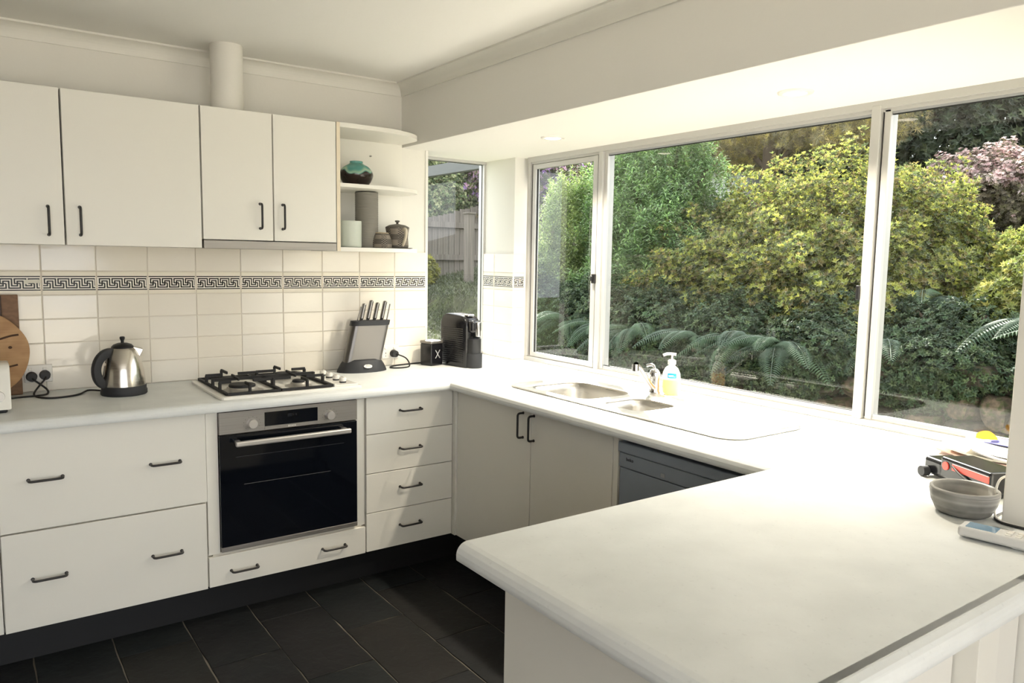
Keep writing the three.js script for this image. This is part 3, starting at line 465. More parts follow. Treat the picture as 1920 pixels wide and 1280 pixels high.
// ---------------------------------------------------------------- sink, tap, soap
{
  const s = thing('sink', 'stainless steel sink with one and a half bowls and a drainer', 'sink', [2.15, BENCH, 1.48]);
  const rr2 = (x0, x1, z0, z1, r, P = THREE.Shape) => { const q = new P(); q.moveTo(x0 + r, z0); q.lineTo(x1 - r, z0); q.absarc(x1 - r, z0 + r, r, -Math.PI / 2, 0, false); q.lineTo(x1, z1 - r); q.absarc(x1 - r, z1 - r, r, 0, Math.PI / 2, false); q.lineTo(x0 + r, z1); q.absarc(x0 + r, z1 - r, r, Math.PI / 2, Math.PI, false); q.lineTo(x0, z0 + r); q.absarc(x0 + r, z0 + r, r, Math.PI, 1.5 * Math.PI, false); return q; };
  const out = rr2(1.94, 2.36, 0.835, 2.118, 0.085), B = [[1.978, 2.288, 0.935, 1.335, 0.085, 0.15], [2.0, 2.235, 1.405, 1.632, 0.06, 0.12]];
  for (const b of B) out.holes.push(rr2(...b.slice(0, 5), THREE.Path));
  const deck = new THREE.ExtrudeGeometry(out, { depth: 0.0015, bevelEnabled: true, bevelThickness: 0.0025, bevelSize: 0.004, bevelSegments: 3, curveSegments: 14 }); deck.rotateX(Math.PI / 2); deck.translate(0, BENCH + 0.0058, 0);
  part(s, 'deck', uvm(toCreasedNormals(deck, 0.7)), M.sinkSteel);
  const ring = (x0, x1, z0, z1, r, n) => rr2(x0, x1, z0, z1, r).getSpacedPoints(n);
  B.forEach(([x0, x1, z0, z1, r, d], k) => {
    const n = 96, P = [], I = [], lv = [[0, 0], [0.004, 0.006], [0.008, 0.03], [0.012, d - 0.035], [0.02, d - 0.014], [0.04, d - 0.002], [0.06, d]];
    for (const [ins, dy] of lv) for (const p of ring(x0 - 0.003 + ins, x1 + 0.003 - ins, z0 - 0.003 + ins, z1 + 0.003 - ins, Math.max(0.03, r - ins * 0.6), n).slice(0, n)) P.push(p.x, BENCH + 0.004 - dy, p.y);
    for (let l = 0; l < lv.length - 1; l++) for (let i = 0; i < n; i++) { const a = l * n + i, b = l * n + (i + 1) % n, c = a + n, e = b + n; I.push(a, b, e, a, e, c); }
    const cI = P.length / 3; P.push((x0 + x1) / 2, BENCH + 0.003 - d, (z0 + z1) / 2); for (let i = 0; i < n; i++) I.push((lv.length - 1) * n + i, (lv.length - 1) * n + (i + 1) % n, cI);
    const g = new THREE.BufferGeometry(); g.setAttribute('position', new THREE.Float32BufferAttribute(P, 3)); g.setIndex(I); g.computeVertexNormals();
    const b = part(s, k ? 'half_bowl' : 'main_bowl', toCreasedNormals(uvm(g), 1.0), M.sinkSteel);
    part(b, 'drain', lathe([[0.045, 0], [0.04, 0.003], [0.03, 0.002], [0.028, -0.003], [0, -0.004]], 32).translate((x0 + x1) / 2, BENCH + 0.005 - d, (z0 + z1) / 2), M.chrome);
  });
  const dn = part(s, 'drainer', (() => { const q = rr2(1.99, 2.28, 1.69, 2.07, 0.05); const g = new THREE.ExtrudeGeometry(q, { depth: 0.0004, bevelEnabled: true, bevelThickness: 0.0006, bevelSize: 0.004, bevelSegments: 2, curveSegments: 14 }); g.rotateX(Math.PI / 2); g.translate(0, BENCH + 0.0066, 0); return uvm(toCreasedNormals(g, 0.7)); })(), M.sinkSteel); for (let i = 0; i < 11; i++) part(dn, 'drain_rib', new THREE.CylinderGeometry(0.0045, 0.0045, 0.33, 8).rotateX(Math.PI / 2).scale(1, 0.45, 1).translate(2.012 + i * 0.0246, BENCH + 0.0066, 1.88), M.sinkSteel);
}
{
  const x = 2.388, z = 1.337, t = thing('mixer_tap', 'chrome mixer tap with a raised diagonal spout', 'tap', [x, BENCH, z]);
  part(t, 'body', lathe([[0.028, 0], [0.028, 0.006], [0.0235, 0.012], [0.022, 0.06], [0.0235, 0.064], [0.0245, 0.072], [0.0245, 0.092], [0.021, 0.104], [0.012, 0.111], [0, 0.112]], 40).translate(x, BENCH, z), M.chrome);
  part(t, 'spout', tube([[x - 0.01, 0.925, z + 0.004], [x - 0.035, 0.94, z + 0.012], [x - 0.09, 0.982, z + 0.03], [x - 0.155, 1.034, z + 0.052], [x - 0.178, 1.046, z + 0.06]], 0.0135, 30, 14), M.chrome);
  part(t, 'aerator', new THREE.CylinderGeometry(0.0145, 0.0155, 0.028, 24).translate(x - 0.179, 1.036, z + 0.06), M.chrome);
  part(t, 'lever', tube([[x, 1.008, z], [x + 0.004, 1.022, z - 0.012], [x + 0.004, 1.024, z - 0.03], [x + 0.002, 1.018, z - 0.05]], 0.0065, 20, 10), M.chrome);
}
{
  const x = 2.432, z = 1.394, t = thing('soap_dispenser', 'pump bottle of orange hand soap beside the tap', 'soap bottle', [x, BENCH, z]);
  const outer = [[0, 0.001], [0.03, 0.001], [0.036, 0.006], [0.038, 0.03], [0.038, 0.075], [0.035, 0.098], [0.026, 0.118], [0.014, 0.128], [0.0125, 0.136]];
  const sq = (g) => g.scale(0.78, 1, 1.06).rotateY(0.45).translate(x, BENCH, z);
  part(t, 'bottle', sq(lathe(outer, 40)), phy({ color: C(0.95, 0.95, 0.93), roughness: 0.62, transmission: 0.75, thickness: 0, ior: 1.35 }), 'frosted plastic bottle');
  part(t, 'liquid', sq(lathe([[0, 0.004], [0.028, 0.004], [0.0335, 0.009], [0.0355, 0.03], [0.0355, 0.07], [0, 0.07]], 40)), phy({ color: C(0.97, 0.62, 0.16), roughness: 0.6, transmission: 0.6, thickness: 0 }), 'orange soap');
  const lt = canvasTex(128, 64, (c, w, h) => { c.fillStyle = '#27a6d8'; c.fillRect(0, 0, w, h); c.fillStyle = '#eef8fb'; c.fillRect(14, 24, 70, 9); c.fillRect(14, 40, 96, 6); });
  part(t, 'front_label', sq(new THREE.CylinderGeometry(0.0385, 0.0388, 0.022, 16, 1, true, 4.5, 1.0).translate(0, 0.087, 0)), std({ map: lt, roughness: 0.4, side: THREE.DoubleSide }), 'blue label');
  part(t, 'collar', lathe([[0.0125, 0.134], [0.018, 0.134], [0.018, 0.15], [0.012, 0.154], [0.006, 0.155]], 28).translate(x, BENCH, z), M.whitePlastic);
  part(t, 'pump', merge([new THREE.CylinderGeometry(0.0045, 0.0045, 0.022, 14).translate(x, BENCH + 0.164, z), tube([[x + 0.012, BENCH + 0.1775, z + 0.012], [x, BENCH + 0.179, z], [x - 0.014, BENCH + 0.178, z - 0.016], [x - 0.026, BENCH + 0.172, z - 0.028]], 0.0058, 20, 10), lathe([[0, 0.183], [0.012, 0.18], [0.014, 0.175], [0, 0.173]], 20).translate(x, BENCH, z)]), M.whitePlastic, 'white pump head');
}

// ---------------------------------------------------------------- things on the left benchtop
{
  const x = 0.457, z = 0.222, k = thing('kettle', 'brushed steel electric kettle with a black handle', 'kettle', [x, BENCH, z]);
  M.kettleSteel = std({ color: C(0.60, 0.57, 0.52), metalness: 1, roughness: 0.34, roughnessMap: rep(streak, 1, 1) });
  part(k, 'base', lathe([[0, 0], [0.084, 0], [0.087, 0.004], [0.087, 0.018], [0.084, 0.022], [0.0845, 0.036], [0.08, 0.038], [0, 0.038]], 56).translate(x, BENCH, z), M.blackSoft, 'black base');
  part(k, 'body', lathe([[0.082, 0.038], [0.081, 0.06], [0.077, 0.095], [0.070, 0.13], [0.061, 0.16], [0.050, 0.182], [0.046, 0.187], [0.040, 0.193]], 64).translate(x, BENCH, z), M.kettleSteel);
  const lid = part(k, 'lid', lathe([[0.043, 0.19], [0.042, 0.195], [0.034, 0.204], [0.018, 0.21], [0, 0.211]], 48).translate(x, BENCH, z), M.black); part(lid, 'lid_knob', lathe([[0.006, 0.209], [0.006, 0.218], [0.0105, 0.230], [0.0085, 0.236], [0, 0.237]], 24).translate(x, BENCH, z), M.black);
  part(k, 'spout', (() => { const s = new THREE.Shape(); s.moveTo(0.03, 0.195); s.lineTo(0.066, 0.184); s.quadraticCurveTo(0.073, 0.183, 0.071, 0.176); s.lineTo(0.06, 0.155); s.lineTo(0.03, 0.15); const g = new THREE.ExtrudeGeometry(s, { depth: 0.024, bevelEnabled: true, bevelSize: 0.003, bevelThickness: 0.004, bevelSegments: 2 }); g.translate(0, 0, -0.012); g.rotateY(-0.1); g.translate(x, BENCH, z); return g; })(), M.kettleSteel);
  part(k, 'handle', (() => { const s = new THREE.Shape(); s.moveTo(-0.03, 0.184); s.bezierCurveTo(-0.06, 0.198, -0.108, 0.178, -0.118, 0.118); s.bezierCurveTo(-0.122, 0.08, -0.112, 0.055, -0.092, 0.038); s.lineTo(-0.07, 0.036); s.lineTo(-0.066, 0.05); s.bezierCurveTo(-0.086, 0.062, -0.098, 0.085, -0.096, 0.112); s.bezierCurveTo(-0.092, 0.142, -0.072, 0.158, -0.052, 0.16); s.lineTo(-0.04, 0.164); const g = new THREE.ExtrudeGeometry(s, { depth: 0.018, bevelEnabled: true, bevelSize: 0.004, bevelThickness: 0.005, bevelSegments: 3 }); g.translate(0, 0, -0.009); g.rotateY(0.3); g.translate(x, BENCH, z); return toCreasedNormals(g, 0.8); })(), M.blackSoft);
  part(k, 'water_gauge', (() => { const g = new RoundedBoxGeometry(0.006, 0.075, 0.016, 2, 0.003); g.rotateZ(-0.22); g.translate(-0.07, 0.115, 0); g.rotateY(0.25); g.translate(x, BENCH, z); return g; })(), std({ color: C(0.22, 0.19, 0.16), roughness: 0.2 }));
}
{
  const t = thing('toaster', 'white toaster cut off at the left frame edge', 'toaster', [-0.1, BENCH, 0.35]);
  part(t, 'shell', (() => { const s = new THREE.Shape(); s.moveTo(-0.088, 0.018); s.lineTo(0.088, 0.018); s.lineTo(0.082, 0.13); s.quadraticCurveTo(0.078, 0.165, 0.05, 0.17); s.lineTo(-0.05, 0.17); s.quadraticCurveTo(-0.078, 0.165, -0.082, 0.13); const g = new THREE.ExtrudeGeometry(s, { depth: 0.30, bevelEnabled: true, bevelSize: 0.004, bevelThickness: 0.010, bevelSegments: 3 }); g.rotateY(Math.PI / 2); g.translate(-0.25, BENCH, 0.36); return toCreasedNormals(g, 0.7); })(), M.enamel);
  part(t, 'base', rbox(-0.25, 0.048, BENCH, BENCH + 0.02, 0.285, 0.435, 0.006), M.blackSoft);
  part(t, 'slot', merge([rbox(-0.24, 0.03, BENCH + 0.168, BENCH + 0.1755, 0.325, 0.35, 0.001), rbox(-0.24, 0.03, BENCH + 0.168, BENCH + 0.1755, 0.37, 0.395, 0.001)]), M.black);
  part(t, 'dial', new THREE.CylinderGeometry(0.019, 0.021, 0.012, 28).rotateX(Math.PI / 2).translate(0.022, BENCH + 0.062, 0.45), M.steelDark, 'silver dial');
}
{
  const lean = (g, x, z, a) => g.rotateX(-a).translate(x, BENCH, z);
  single('chopping_board', lean(rbox(-0.15, 0.115, 0, 0.402, -0.009, 0.009, 0.004), 0, 0.045, 0.05).translate(0, 0.0006, 0), M.woodMid, 'tall rectangular brown chopping board leaning on the tiles', 'chopping board', [0, BENCH, 0.04]);
  single('chopping_board', lean(rbox(-0.17, 0.058, 0, 0.40, -0.007, 0.007, 0.003), 0, 0.064, 0.055).translate(0, 0.0006, 0), M.woodDark, 'dark brown chopping board behind the round one', 'chopping board', [-0.06, BENCH, 0.06]);
  const b = thing('round_board', 'round pale wooden board with cracks and a knot', 'chopping board', [-0.03, BENCH, 0.1]);
  const s = new THREE.Shape(); const R = 0.168; for (let i = 0; i <= 72; i++) { const a = (i / 72) * Math.PI * 2, q = R * (1 + 0.012 * Math.sin(3 * a + 1) + 0.008 * Math.sin(7 * a)); const X = q * Math.cos(a), Y = q * Math.sin(a); i ? s.lineTo(X, Y) : s.moveTo(X, Y); }
  const g = new THREE.ExtrudeGeometry(s, { depth: 0.016, bevelEnabled: true, bevelSize: 0.003, bevelThickness: 0.003, bevelSegments: 2 }); g.translate(0, R + 0.004, -0.008);
  const A = 0.10; part(b, 'disc', uvm(lean(g, -0.03, 0.105, A).translate(0, 0.0018, 0)), M.woodPale);
  const on = (pts, w) => { const q = tube(pts.map(([x, y]) => [x, y, 0.0105]), w, 24, 6); q.scale(1, 1, 0.4); q.translate(0, 0, 0.0068); return lean(q, -0.03, 0.105, A); };
  M.crack = std({ color: C(0.07, 0.035, 0.018), roughness: 0.9 });
  part(b, 'crack', on([[-0.07, 0.20], [0.02, 0.215], [0.075, 0.232], [0.11, 0.243], [0.138, 0.247]], 0.0045), M.crack); part(b, 'crack', on([[0.0, 0.11], [0.06, 0.12], [0.09, 0.121], [0.13, 0.129]], 0.004), M.crack);
  part(b, 'knot', lean(new THREE.SphereGeometry(0.007, 16, 10).scale(1, 0.8, 0.4).translate(0.108, 0.198, 0.0105), -0.03, 0.105, A), M.crack, 'dark knot');
}
function outlet(x0, label) {
  const o = thing('power_outlet', label, 'power outlet', [x0 + 0.05, 0.975, 0], 'double power outlets on the tiles');
  part(o, 'wall_plate', rbox(x0, x0 + 0.1, 0.940, 1.012, -0.0005, 0.009, 0.003), M.whitePlastic);
  for (const x of [x0 + 0.022, x0 + 0.072]) { part(o, 'rocker_switch', rbox(x - 0.007, x + 0.007, 0.989, 1.0, 0.008, 0.0125, 0.002), M.whitePlastic); for (const [dx, dy, a] of [[-0.007, -0.006, 0.5], [0.007, -0.006, -0.5], [0, -0.021, 0]]) part(o, 'socket_slot', box(-0.001, 0.001, -0.004, 0.004, 0.0086, 0.0094).rotateZ(a).translate(x, 0.975 + dy, 0), M.blackSoft); }
}
outlet(0.124, 'double power outlet with two black plugs behind the kettle'); outlet(1.722, 'double power outlet with one plug beside the knife block');
function plugCord(label, x, y, pts, r = 0.0038) {
  const p = thing('plug_and_cable', label, 'power cord', [x, y, 0.01], 'black power cords with plugs');
  part(p, 'plug', new THREE.CylinderGeometry(0.0175, 0.0205, 0.03, 28).rotateX(Math.PI / 2).translate(x, y, 0.0248), M.rubber);
  part(p, 'cable', tube([[x, y - 0.002, 0.03], ...pts], r, 140, 8), M.rubber); return p;
}
const yc = BENCH + 0.0042;
plugCord('black plug and cord running from the outlet to the kettle', 0.196, 0.969, [[0.194, 0.958, 0.046], [0.174, 0.935, 0.055], [0.152, 0.912, 0.09], [0.151, yc, 0.135], [0.172, yc, 0.19], [0.21, yc, 0.215], [0.27, yc, 0.20], [0.305, yc, 0.165], [0.325, yc, 0.12], [0.345, yc + 0.004, 0.115], [0.385, yc + 0.006, 0.165]]);
plugCord('black plug and cord looping back towards the toaster', 0.149, 0.965, [[0.155, 0.955, 0.045], [0.178, 0.935, 0.05], [0.198, 0.915, 0.07], [0.194, yc, 0.105], [0.16, yc, 0.13], [0.11, yc, 0.135], [0.06, yc, 0.15], [0.0, yc, 0.2], [-0.03, yc, 0.25]]);
plugCord('black plug and cord running behind the canister', 1.788, 0.966, [[1.80, 0.962, 0.05], [1.835, 0.945, 0.06], [1.848, 0.92, 0.075], [1.835, yc, 0.10], [1.79, yc, 0.125], [1.74, yc, 0.115], [1.737, yc, 0.075], [1.78, yc, 0.04], [1.85, yc, 0.02], [1.93, yc, 0.010], [2.0, yc, 0.006], [2.05, yc, -0.01]]);

// ---------------------------------------------------------------- knife block and knives
{
  const cx = 1.565, cz = 0.105, k = thing('knife_block', 'slanted stainless steel knife block on an oval black foot', 'knife block', [cx, BENCH, cz]);
  const oval = (hw, hd, n = 48) => { const s = new THREE.Shape(); s.absellipse(0, 0, hw, hd, 0, Math.PI * 2, false, 0); return s; };
  const rings = [[0.132, 0.075, 0], [0.131, 0.074, 0.006], [0.125, 0.070, 0.02], [0.114, 0.062, 0.04], [0.102, 0.053, 0.056], [0.092, 0.046, 0.063]];
  const P = [], I = [], n = 56; rings.forEach(([a, b, y]) => { for (let i = 0; i < n; i++) { const t = (i / n) * 2 * Math.PI; P.push(cx + a * Math.cos(t), BENCH + y, cz - 0.002 + b * Math.sin(t)); } }); for (let l = 0; l < rings.length - 1; l++) for (let i = 0; i < n; i++) { const a = l * n + i, b = l * n + (i + 1) % n; I.push(a, a + n, b + n, a, b + n, b); } const top = P.length / 3; P.push(cx, BENCH + 0.064, cz); for (let i = 0; i < n; i++) I.push((rings.length - 1) * n + i, top, (rings.length - 1) * n + (i + 1) % n);
  const fg = new THREE.BufferGeometry(); fg.setAttribute('position', new THREE.Float32BufferAttribute(P, 3)); fg.setIndex(I); fg.computeVertexNormals(); part(k, 'foot', fg, M.blackSoft, 'black oval foot');
  const stad = (hw, hd) => { const s = new THREE.Shape(); s.moveTo(-hw + hd, -hd); s.lineTo(hw - hd, -hd * 1.05); s.absarc(hw - hd, 0, hd, -Math.PI / 2, Math.PI / 2, false); s.lineTo(-hw + hd, hd); s.absarc(-hw + hd, 0, hd, Math.PI / 2, 1.5 * Math.PI, false); return s; };
  const shear = new THREE.Matrix4().set(1, 0.235, 0, 0, 0, 1, 0, 0, 0, 0, 1, 0, 0, 0, 0, 1);
  const body = (hw, hd, y0, y1) => { const g = new THREE.ExtrudeGeometry(stad(hw, hd), { depth: y1 - y0, bevelEnabled: false, curveSegments: 12 }); g.rotateX(-Math.PI / 2); g.translate(0, y0, 0); g.applyMatrix4(shear); g.translate(cx - 0.013, BENCH, cz); return toCreasedNormals(g, 0.6); };
  M.blockSteel = std({ color: C(0.20, 0.19, 0.18), metalness: 0.9, roughness: 0.36 });
  part(k, 'sleeve', uvm(body(0.103, 0.034, 0.03, 0.232)), M.blockSteel, 'brushed steel sleeve'); part(k, 'top_cap', body(0.106, 0.0375, 0.232, 0.256), M.blackSoft, 'black slotted top');
  const badge = canvasTex(256, 128, (c, w, h) => { c.fillStyle = '#c9c6bf'; c.fillRect(0, 0, w, h); c.fillStyle = '#3a3835'; for (let i = 0; i < 7; i++) c.fillRect(62 + i * 20, 38 - (i % 2) * 5, 13, 20); for (let i = 0; i < 9; i++) c.fillRect(54 + i * 17, 74, 11, 12); });
  const bg = new THREE.CylinderGeometry(1, 1, 0.003, 40).rotateX(Math.PI / 2).scale(0.022, 0.0115, 1); { const a = bg.attributes.position, u = bg.attributes.uv; for (let i = 0; i < a.count; i++) u.setXY(i, a.getX(i) / 0.044 + 0.5, a.getY(i) / 0.023 + 0.5); } bg.rotateX(-0.75); bg.translate(cx + 0.002, BENCH + 0.031, cz + 0.066); part(k, 'badge', bg, std({ map: badge, metalness: 0.7, roughness: 0.3 }), 'small silver oval plate');
  const names = ['thin sharpening steel at the left end of the knife block', 'short steel-handled knife, second from the left in the block', 'tallest steel-handled knife, third from the left in the block', 'steel-handled knife, fourth from the left in the block', 'steel-handled knife, fifth from the left in the block', 'thin steel knife handle at the right end of the block'];
  M.knife = std({ color: C(0.22, 0.21, 0.20), metalness: 1, roughness: 0.24 });
  [[-0.074, 0.005, 0.080, 0.0028], [-0.050, -0.006, 0.094, 0.0088], [-0.012, -0.010, 0.110, 0.009], [0.024, -0.008, 0.098, 0.0086], [0.062, -0.004, 0.106, 0.0095], [0.088, 0.004, 0.09, 0.0028]].forEach(([dx, dz, L, w], i) => {
    const bx0 = cx - 0.013 + dx + 0.235 * 0.25, y0 = BENCH + 0.25, o = thing('kitchen_knife', names[i], 'knife', [bx0, y0, cz + dz], 'knives in the block');
    const g = (r0, y0_, y1_, w_, d_) => { const q = new RoundedBoxGeometry(w_, y1_ - y0_, d_, 3, Math.min(w_, d_) * 0.45); q.translate(0, (y0_ + y1_) / 2, 0); return q; };
    const tilt = (q) => q.rotateZ(-0.23 + (i === 0 ? -0.05 : 0)).translate(bx0, y0, cz + dz);
    part(o, 'handle', tilt(g(0, 0.01, L, w > 0.005 ? 0.0175 : 0.006, w > 0.005 ? 0.025 : 0.007)), M.knife); part(o, 'bolster', tilt(g(0, -0.004, 0.02, w > 0.005 ? 0.013 : 0.005, w > 0.005 ? 0.021 : 0.006)), M.black);
  });
}
// ---------------------------------------------------------------- canister, coffee machine
{
  const x = 1.982, z = 0.078, a = 0.24, k = thing('canister', 'square black canister with a steel lid and a white X', 'canister', [x, BENCH, z]);
  const T = (g) => g.rotateY(a).translate(x, BENCH, z);
  part(k, 'tin', T(rbox(-0.043, 0.043, 0.0005, 0.118, -0.043, 0.043, 0.006, 3)), phy({ color: C(0.008, 0.008, 0.010), roughness: 0.22 }));
  part(k, 'lid', T(merge([rbox(-0.045, 0.045, 0.118, 0.134, -0.045, 0.045, 0.006, 3)])), M.steel, 'steel lid');
  const st = (ang, dx) => box(-0.0007, 0.0007, -0.027, 0.027, 0.0430, 0.0436).rotateZ(ang).translate(0.004 + dx, 0.062, 0);
  part(k, 'cross_mark', T(merge([st(0.62, 0), st(0.62, 0.003), st(-0.62, 0), st(-0.62, 0.003)])), std({ color: C(0.62, 0.62, 0.62), roughness: 0.4 }), 'white X');
}
{
  const x = 2.11, z = 0.19, a = 0.16, k = thing('coffee_machine', 'black capsule coffee machine with ribbed side and chrome spout', 'coffee machine', [x, BENCH, z]);
  const T = (g) => g.rotateY(a).translate(x, BENCH, z);
  M.gloss = phy({ color: C(0.010, 0.010, 0.012), roughness: 0.16 });
  const prof = new THREE.Shape(); prof.moveTo(-0.115, 0.002); prof.lineTo(0.075, 0.002); prof.lineTo(0.075, 0.20); prof.bezierCurveTo(0.075, 0.235, 0.07, 0.262, 0.03, 0.268); prof.lineTo(-0.06, 0.274); prof.bezierCurveTo(-0.10, 0.275, -0.118, 0.25, -0.12, 0.22); prof.lineTo(-0.115, 0.002);
  const sh = new THREE.ExtrudeGeometry(prof, { depth: 0.082, bevelEnabled: true, bevelSize: 0.009, bevelThickness: 0.009, bevelSegments: 4 }); sh.translate(0, 0, -0.041); sh.rotateY(-Math.PI / 2);
  part(k, 'shell', T(toCreasedNormals(sh, 0.7)), M.gloss);
  for (let i = 0; i < 17; i++) part(k, 'side_rib', T(rbox(-0.0535, -0.049, 0.022 + i * 0.0112, 0.0285 + i * 0.0112, -0.105, 0.062, 0.002, 1)), M.gloss);
  part(k, 'rear_tank', T(rbox(-0.036, 0.036, 0.01, 0.24, -0.15, -0.118, 0.01, 3)), phy({ color: C(0.85, 0.87, 0.88), roughness: 0.05, transmission: 0.85, thickness: 0 }), 'clear water tank');
  part(k, 'head', T(rbox(-0.036, 0.036, 0.185, 0.252, 0.06, 0.118, 0.016, 4)), M.gloss);
  part(k, 'spout', T(lathe([[0, 0.165], [0.013, 0.165], [0.0155, 0.17], [0.017, 0.205], [0.019, 0.24], [0.017, 0.246], [0, 0.247]], 30).translate(0.006, 0, 0.113)), M.chrome, 'chrome spout');
  part(k, 'lever', T(rbox(-0.024, 0.024, 0.268, 0.283, -0.06, 0.07, 0.007, 3)), M.chrome, 'chrome top lever');
  part(k, 'capsule_bin', T(merge([new THREE.CylinderGeometry(0.041, 0.041, 0.076, 40).translate(0.002, 0.116, 0.085)])), M.black); part(k, 'drip_tray', T(merge([new THREE.CylinderGeometry(0.0455, 0.0455, 0.076, 40).translate(0.002, 0.0395, 0.088)])), M.blackSoft);
}

// ---------------------------------------------------------------- pots on the open shelf
function lathed(name, label, category, pts, x, y, z, m, n = 56) { return single(name, lathe(pts, n).translate(x, y, z), m, label, category, [x, y, z]); }
{
  const glaze = tex(512, 256, (u, v) => { const edge = 0.46 - 0.10 * Math.cos(6.283 * (u - 0.945)) + 0.025 * Math.sin(u * 6.283 * 4 + 0.8) + 0.015 * Math.sin(u * 6.283 * 9), f = fbm(u, v, 8, 131, 4), t = smooth(edge - 0.012, edge + 0.012, v + 0.03 * (f - 0.5)), rim = smooth(edge + 0.005, edge + 0.02, v) * (1 - smooth(edge + 0.03, edge + 0.10, v)); const lo = [0.17 + 0.13 * (f - 0.5), 0.125 + 0.1 * (f - 0.5), 0.11 + 0.08 * (f - 0.5)], hi = [0.30 + 0.22 * (f - 0.4) + 0.28 * rim, 0.56 + 0.14 * (f - 0.4) + 0.14 * rim, 0.53 + 0.12 * (f - 0.4) + 0.08 * rim]; return lo.map((q, i) => q + (hi[i] - q) * t); }, true);
  const k = thing('glazed_vase', 'squat round vase with turquoise glaze over dark brown', 'vase', [1.507, 1.811, 0.175]);
  part(k, 'pot', lathe(new THREE.SplineCurve([[0, 0], [0.045, 0], [0.052, 0.003], [0.068, 0.022], [0.080, 0.05], [0.077, 0.07], [0.061, 0.092], [0.038, 0.106], [0.031, 0.112], [0.031, 0.119], [0.027, 0.119], [0.025, 0.11], [0, 0.10]].map((p) => new THREE.Vector2(...p))).getPoints(60).map((p) => [Math.max(0, p.x), p.y]), 64).translate(1.507, 1.811, 0.175), phy({ map: glaze, roughness: 0.16 }));
}
{
  const pts = [[0, 0], [0.053, 0], [0.055, 0.003]]; for (let i = 0; i < 29; i++) { const y = 0.008 + i * 0.009; pts.push([0.0545, y], [0.0565, y + 0.003], [0.0565, y + 0.006]); } pts.push([0.055, 0.270], [0.05, 0.268], [0.048, 0.2], [0, 0.02]);
  lathed('ribbed_vase', 'tall grey ribbed cylinder vase on the bottom shelf board', 'vase', pts, 1.572, 1.519, 0.15, std({ color: C(0.23, 0.215, 0.185), roughness: 0.7 }), 64);
  lathed('celadon_beaker', 'pale green-white straight beaker at the shelf panel', 'beaker', [[0, 0], [0.046, 0], [0.049, 0.003], [0.05, 0.01], [0.05, 0.122], [0.049, 0.125], [0.046, 0.124], [0.045, 0.02], [0, 0.01]], 1.456, 1.519, 0.225, std({ color: C(0.60, 0.64, 0.56), roughness: 0.45, bumpMap: fineBump, bumpScale: 0.0008 }), 56);
  const patt = tex(512, 256, (u, v) => { const b = Math.floor(v * 6), dark = b % 2, f = fbm(u, v, 8, 151, 3), chk = ((Math.floor(u * 44) + Math.floor(v * 30)) % 2), patch = Math.sin(u * 6.283 * 5 + 2.2) > 0.1; let k = dark ? 0.34 : 0.52; if (patch) k = (chk ? 0.27 : 0.56) - (dark ? 0.06 : 0); k += 0.12 * (f - 0.5); return [k * 1.02, k * 0.95, k * 0.86]; }, true);
  M.patterned = std({ map: patt, roughness: 0.6 });
  const sb = thing('patterned_jar', 'low grey banded stoneware jar between ribbed vase and mug', 'jar', [1.63, 1.519, 0.19]);
  part(sb, 'pot', lathe([[0, 0], [0.05, 0], [0.053, 0.004], [0.054, 0.02], [0.05, 0.045], [0.043, 0.064], [0.037, 0.072]], 48).translate(1.63, 1.519, 0.19), M.patterned); part(sb, 'rim', lathe([[0.037, 0.072], [0.038, 0.0755], [0.034, 0.077], [0, 0.074]], 40).translate(1.63, 1.519, 0.19), std({ color: C(0.42, 0.33, 0.22), roughness: 0.6 }));
  const mg = thing('lidded_mug', 'grey banded stoneware mug with a knobbed lid and pale handle', 'mug', [1.732, 1.5235, 0.165]);
  const mx = 1.732, mz = 0.165, my = 1.5235; part(mg, 'pot', lathe([[0, 0], [0.053, 0], [0.056, 0.004], [0.055, 0.03], [0.053, 0.05], [0.055, 0.075], [0.06, 0.098], [0.058, 0.1]], 48).translate(mx, my, mz), M.patterned);
  part(mg, 'lid', lathe([[0.059, 0.099], [0.060, 0.103], [0.04, 0.113], [0.012, 0.118], [0.006, 0.119], [0.006, 0.126], [0.013, 0.131], [0.011, 0.136], [0, 0.1375]], 40).translate(mx, my, mz), std({ color: C(0.13, 0.115, 0.095), roughness: 0.5 }), 'dark knobbed lid');
  part(mg, 'handle', (() => { const q = tube([[0.050, 0.086, 0], [0.072, 0.094, 0], [0.083, 0.075, 0], [0.075, 0.045, 0], [0.052, 0.012, 0]], 0.0075, 30, 10); q.rotateY(-1.5); q.translate(mx, my, mz); return q; })(), std({ color: C(0.62, 0.55, 0.43), roughness: 0.6 }), 'pale curved handle');
  const dish = lathed('stone_saucer', 'thin dark saucer under the lidded mug', 'saucer', [[0, 0], [0.06, 0], [0.072, 0.0025], [0.072, 0.0045], [0, 0.004]], 1.737, 1.519, 0.165, std({ color: C(0.15, 0.14, 0.125), roughness: 0.7 }), 40);
  
}

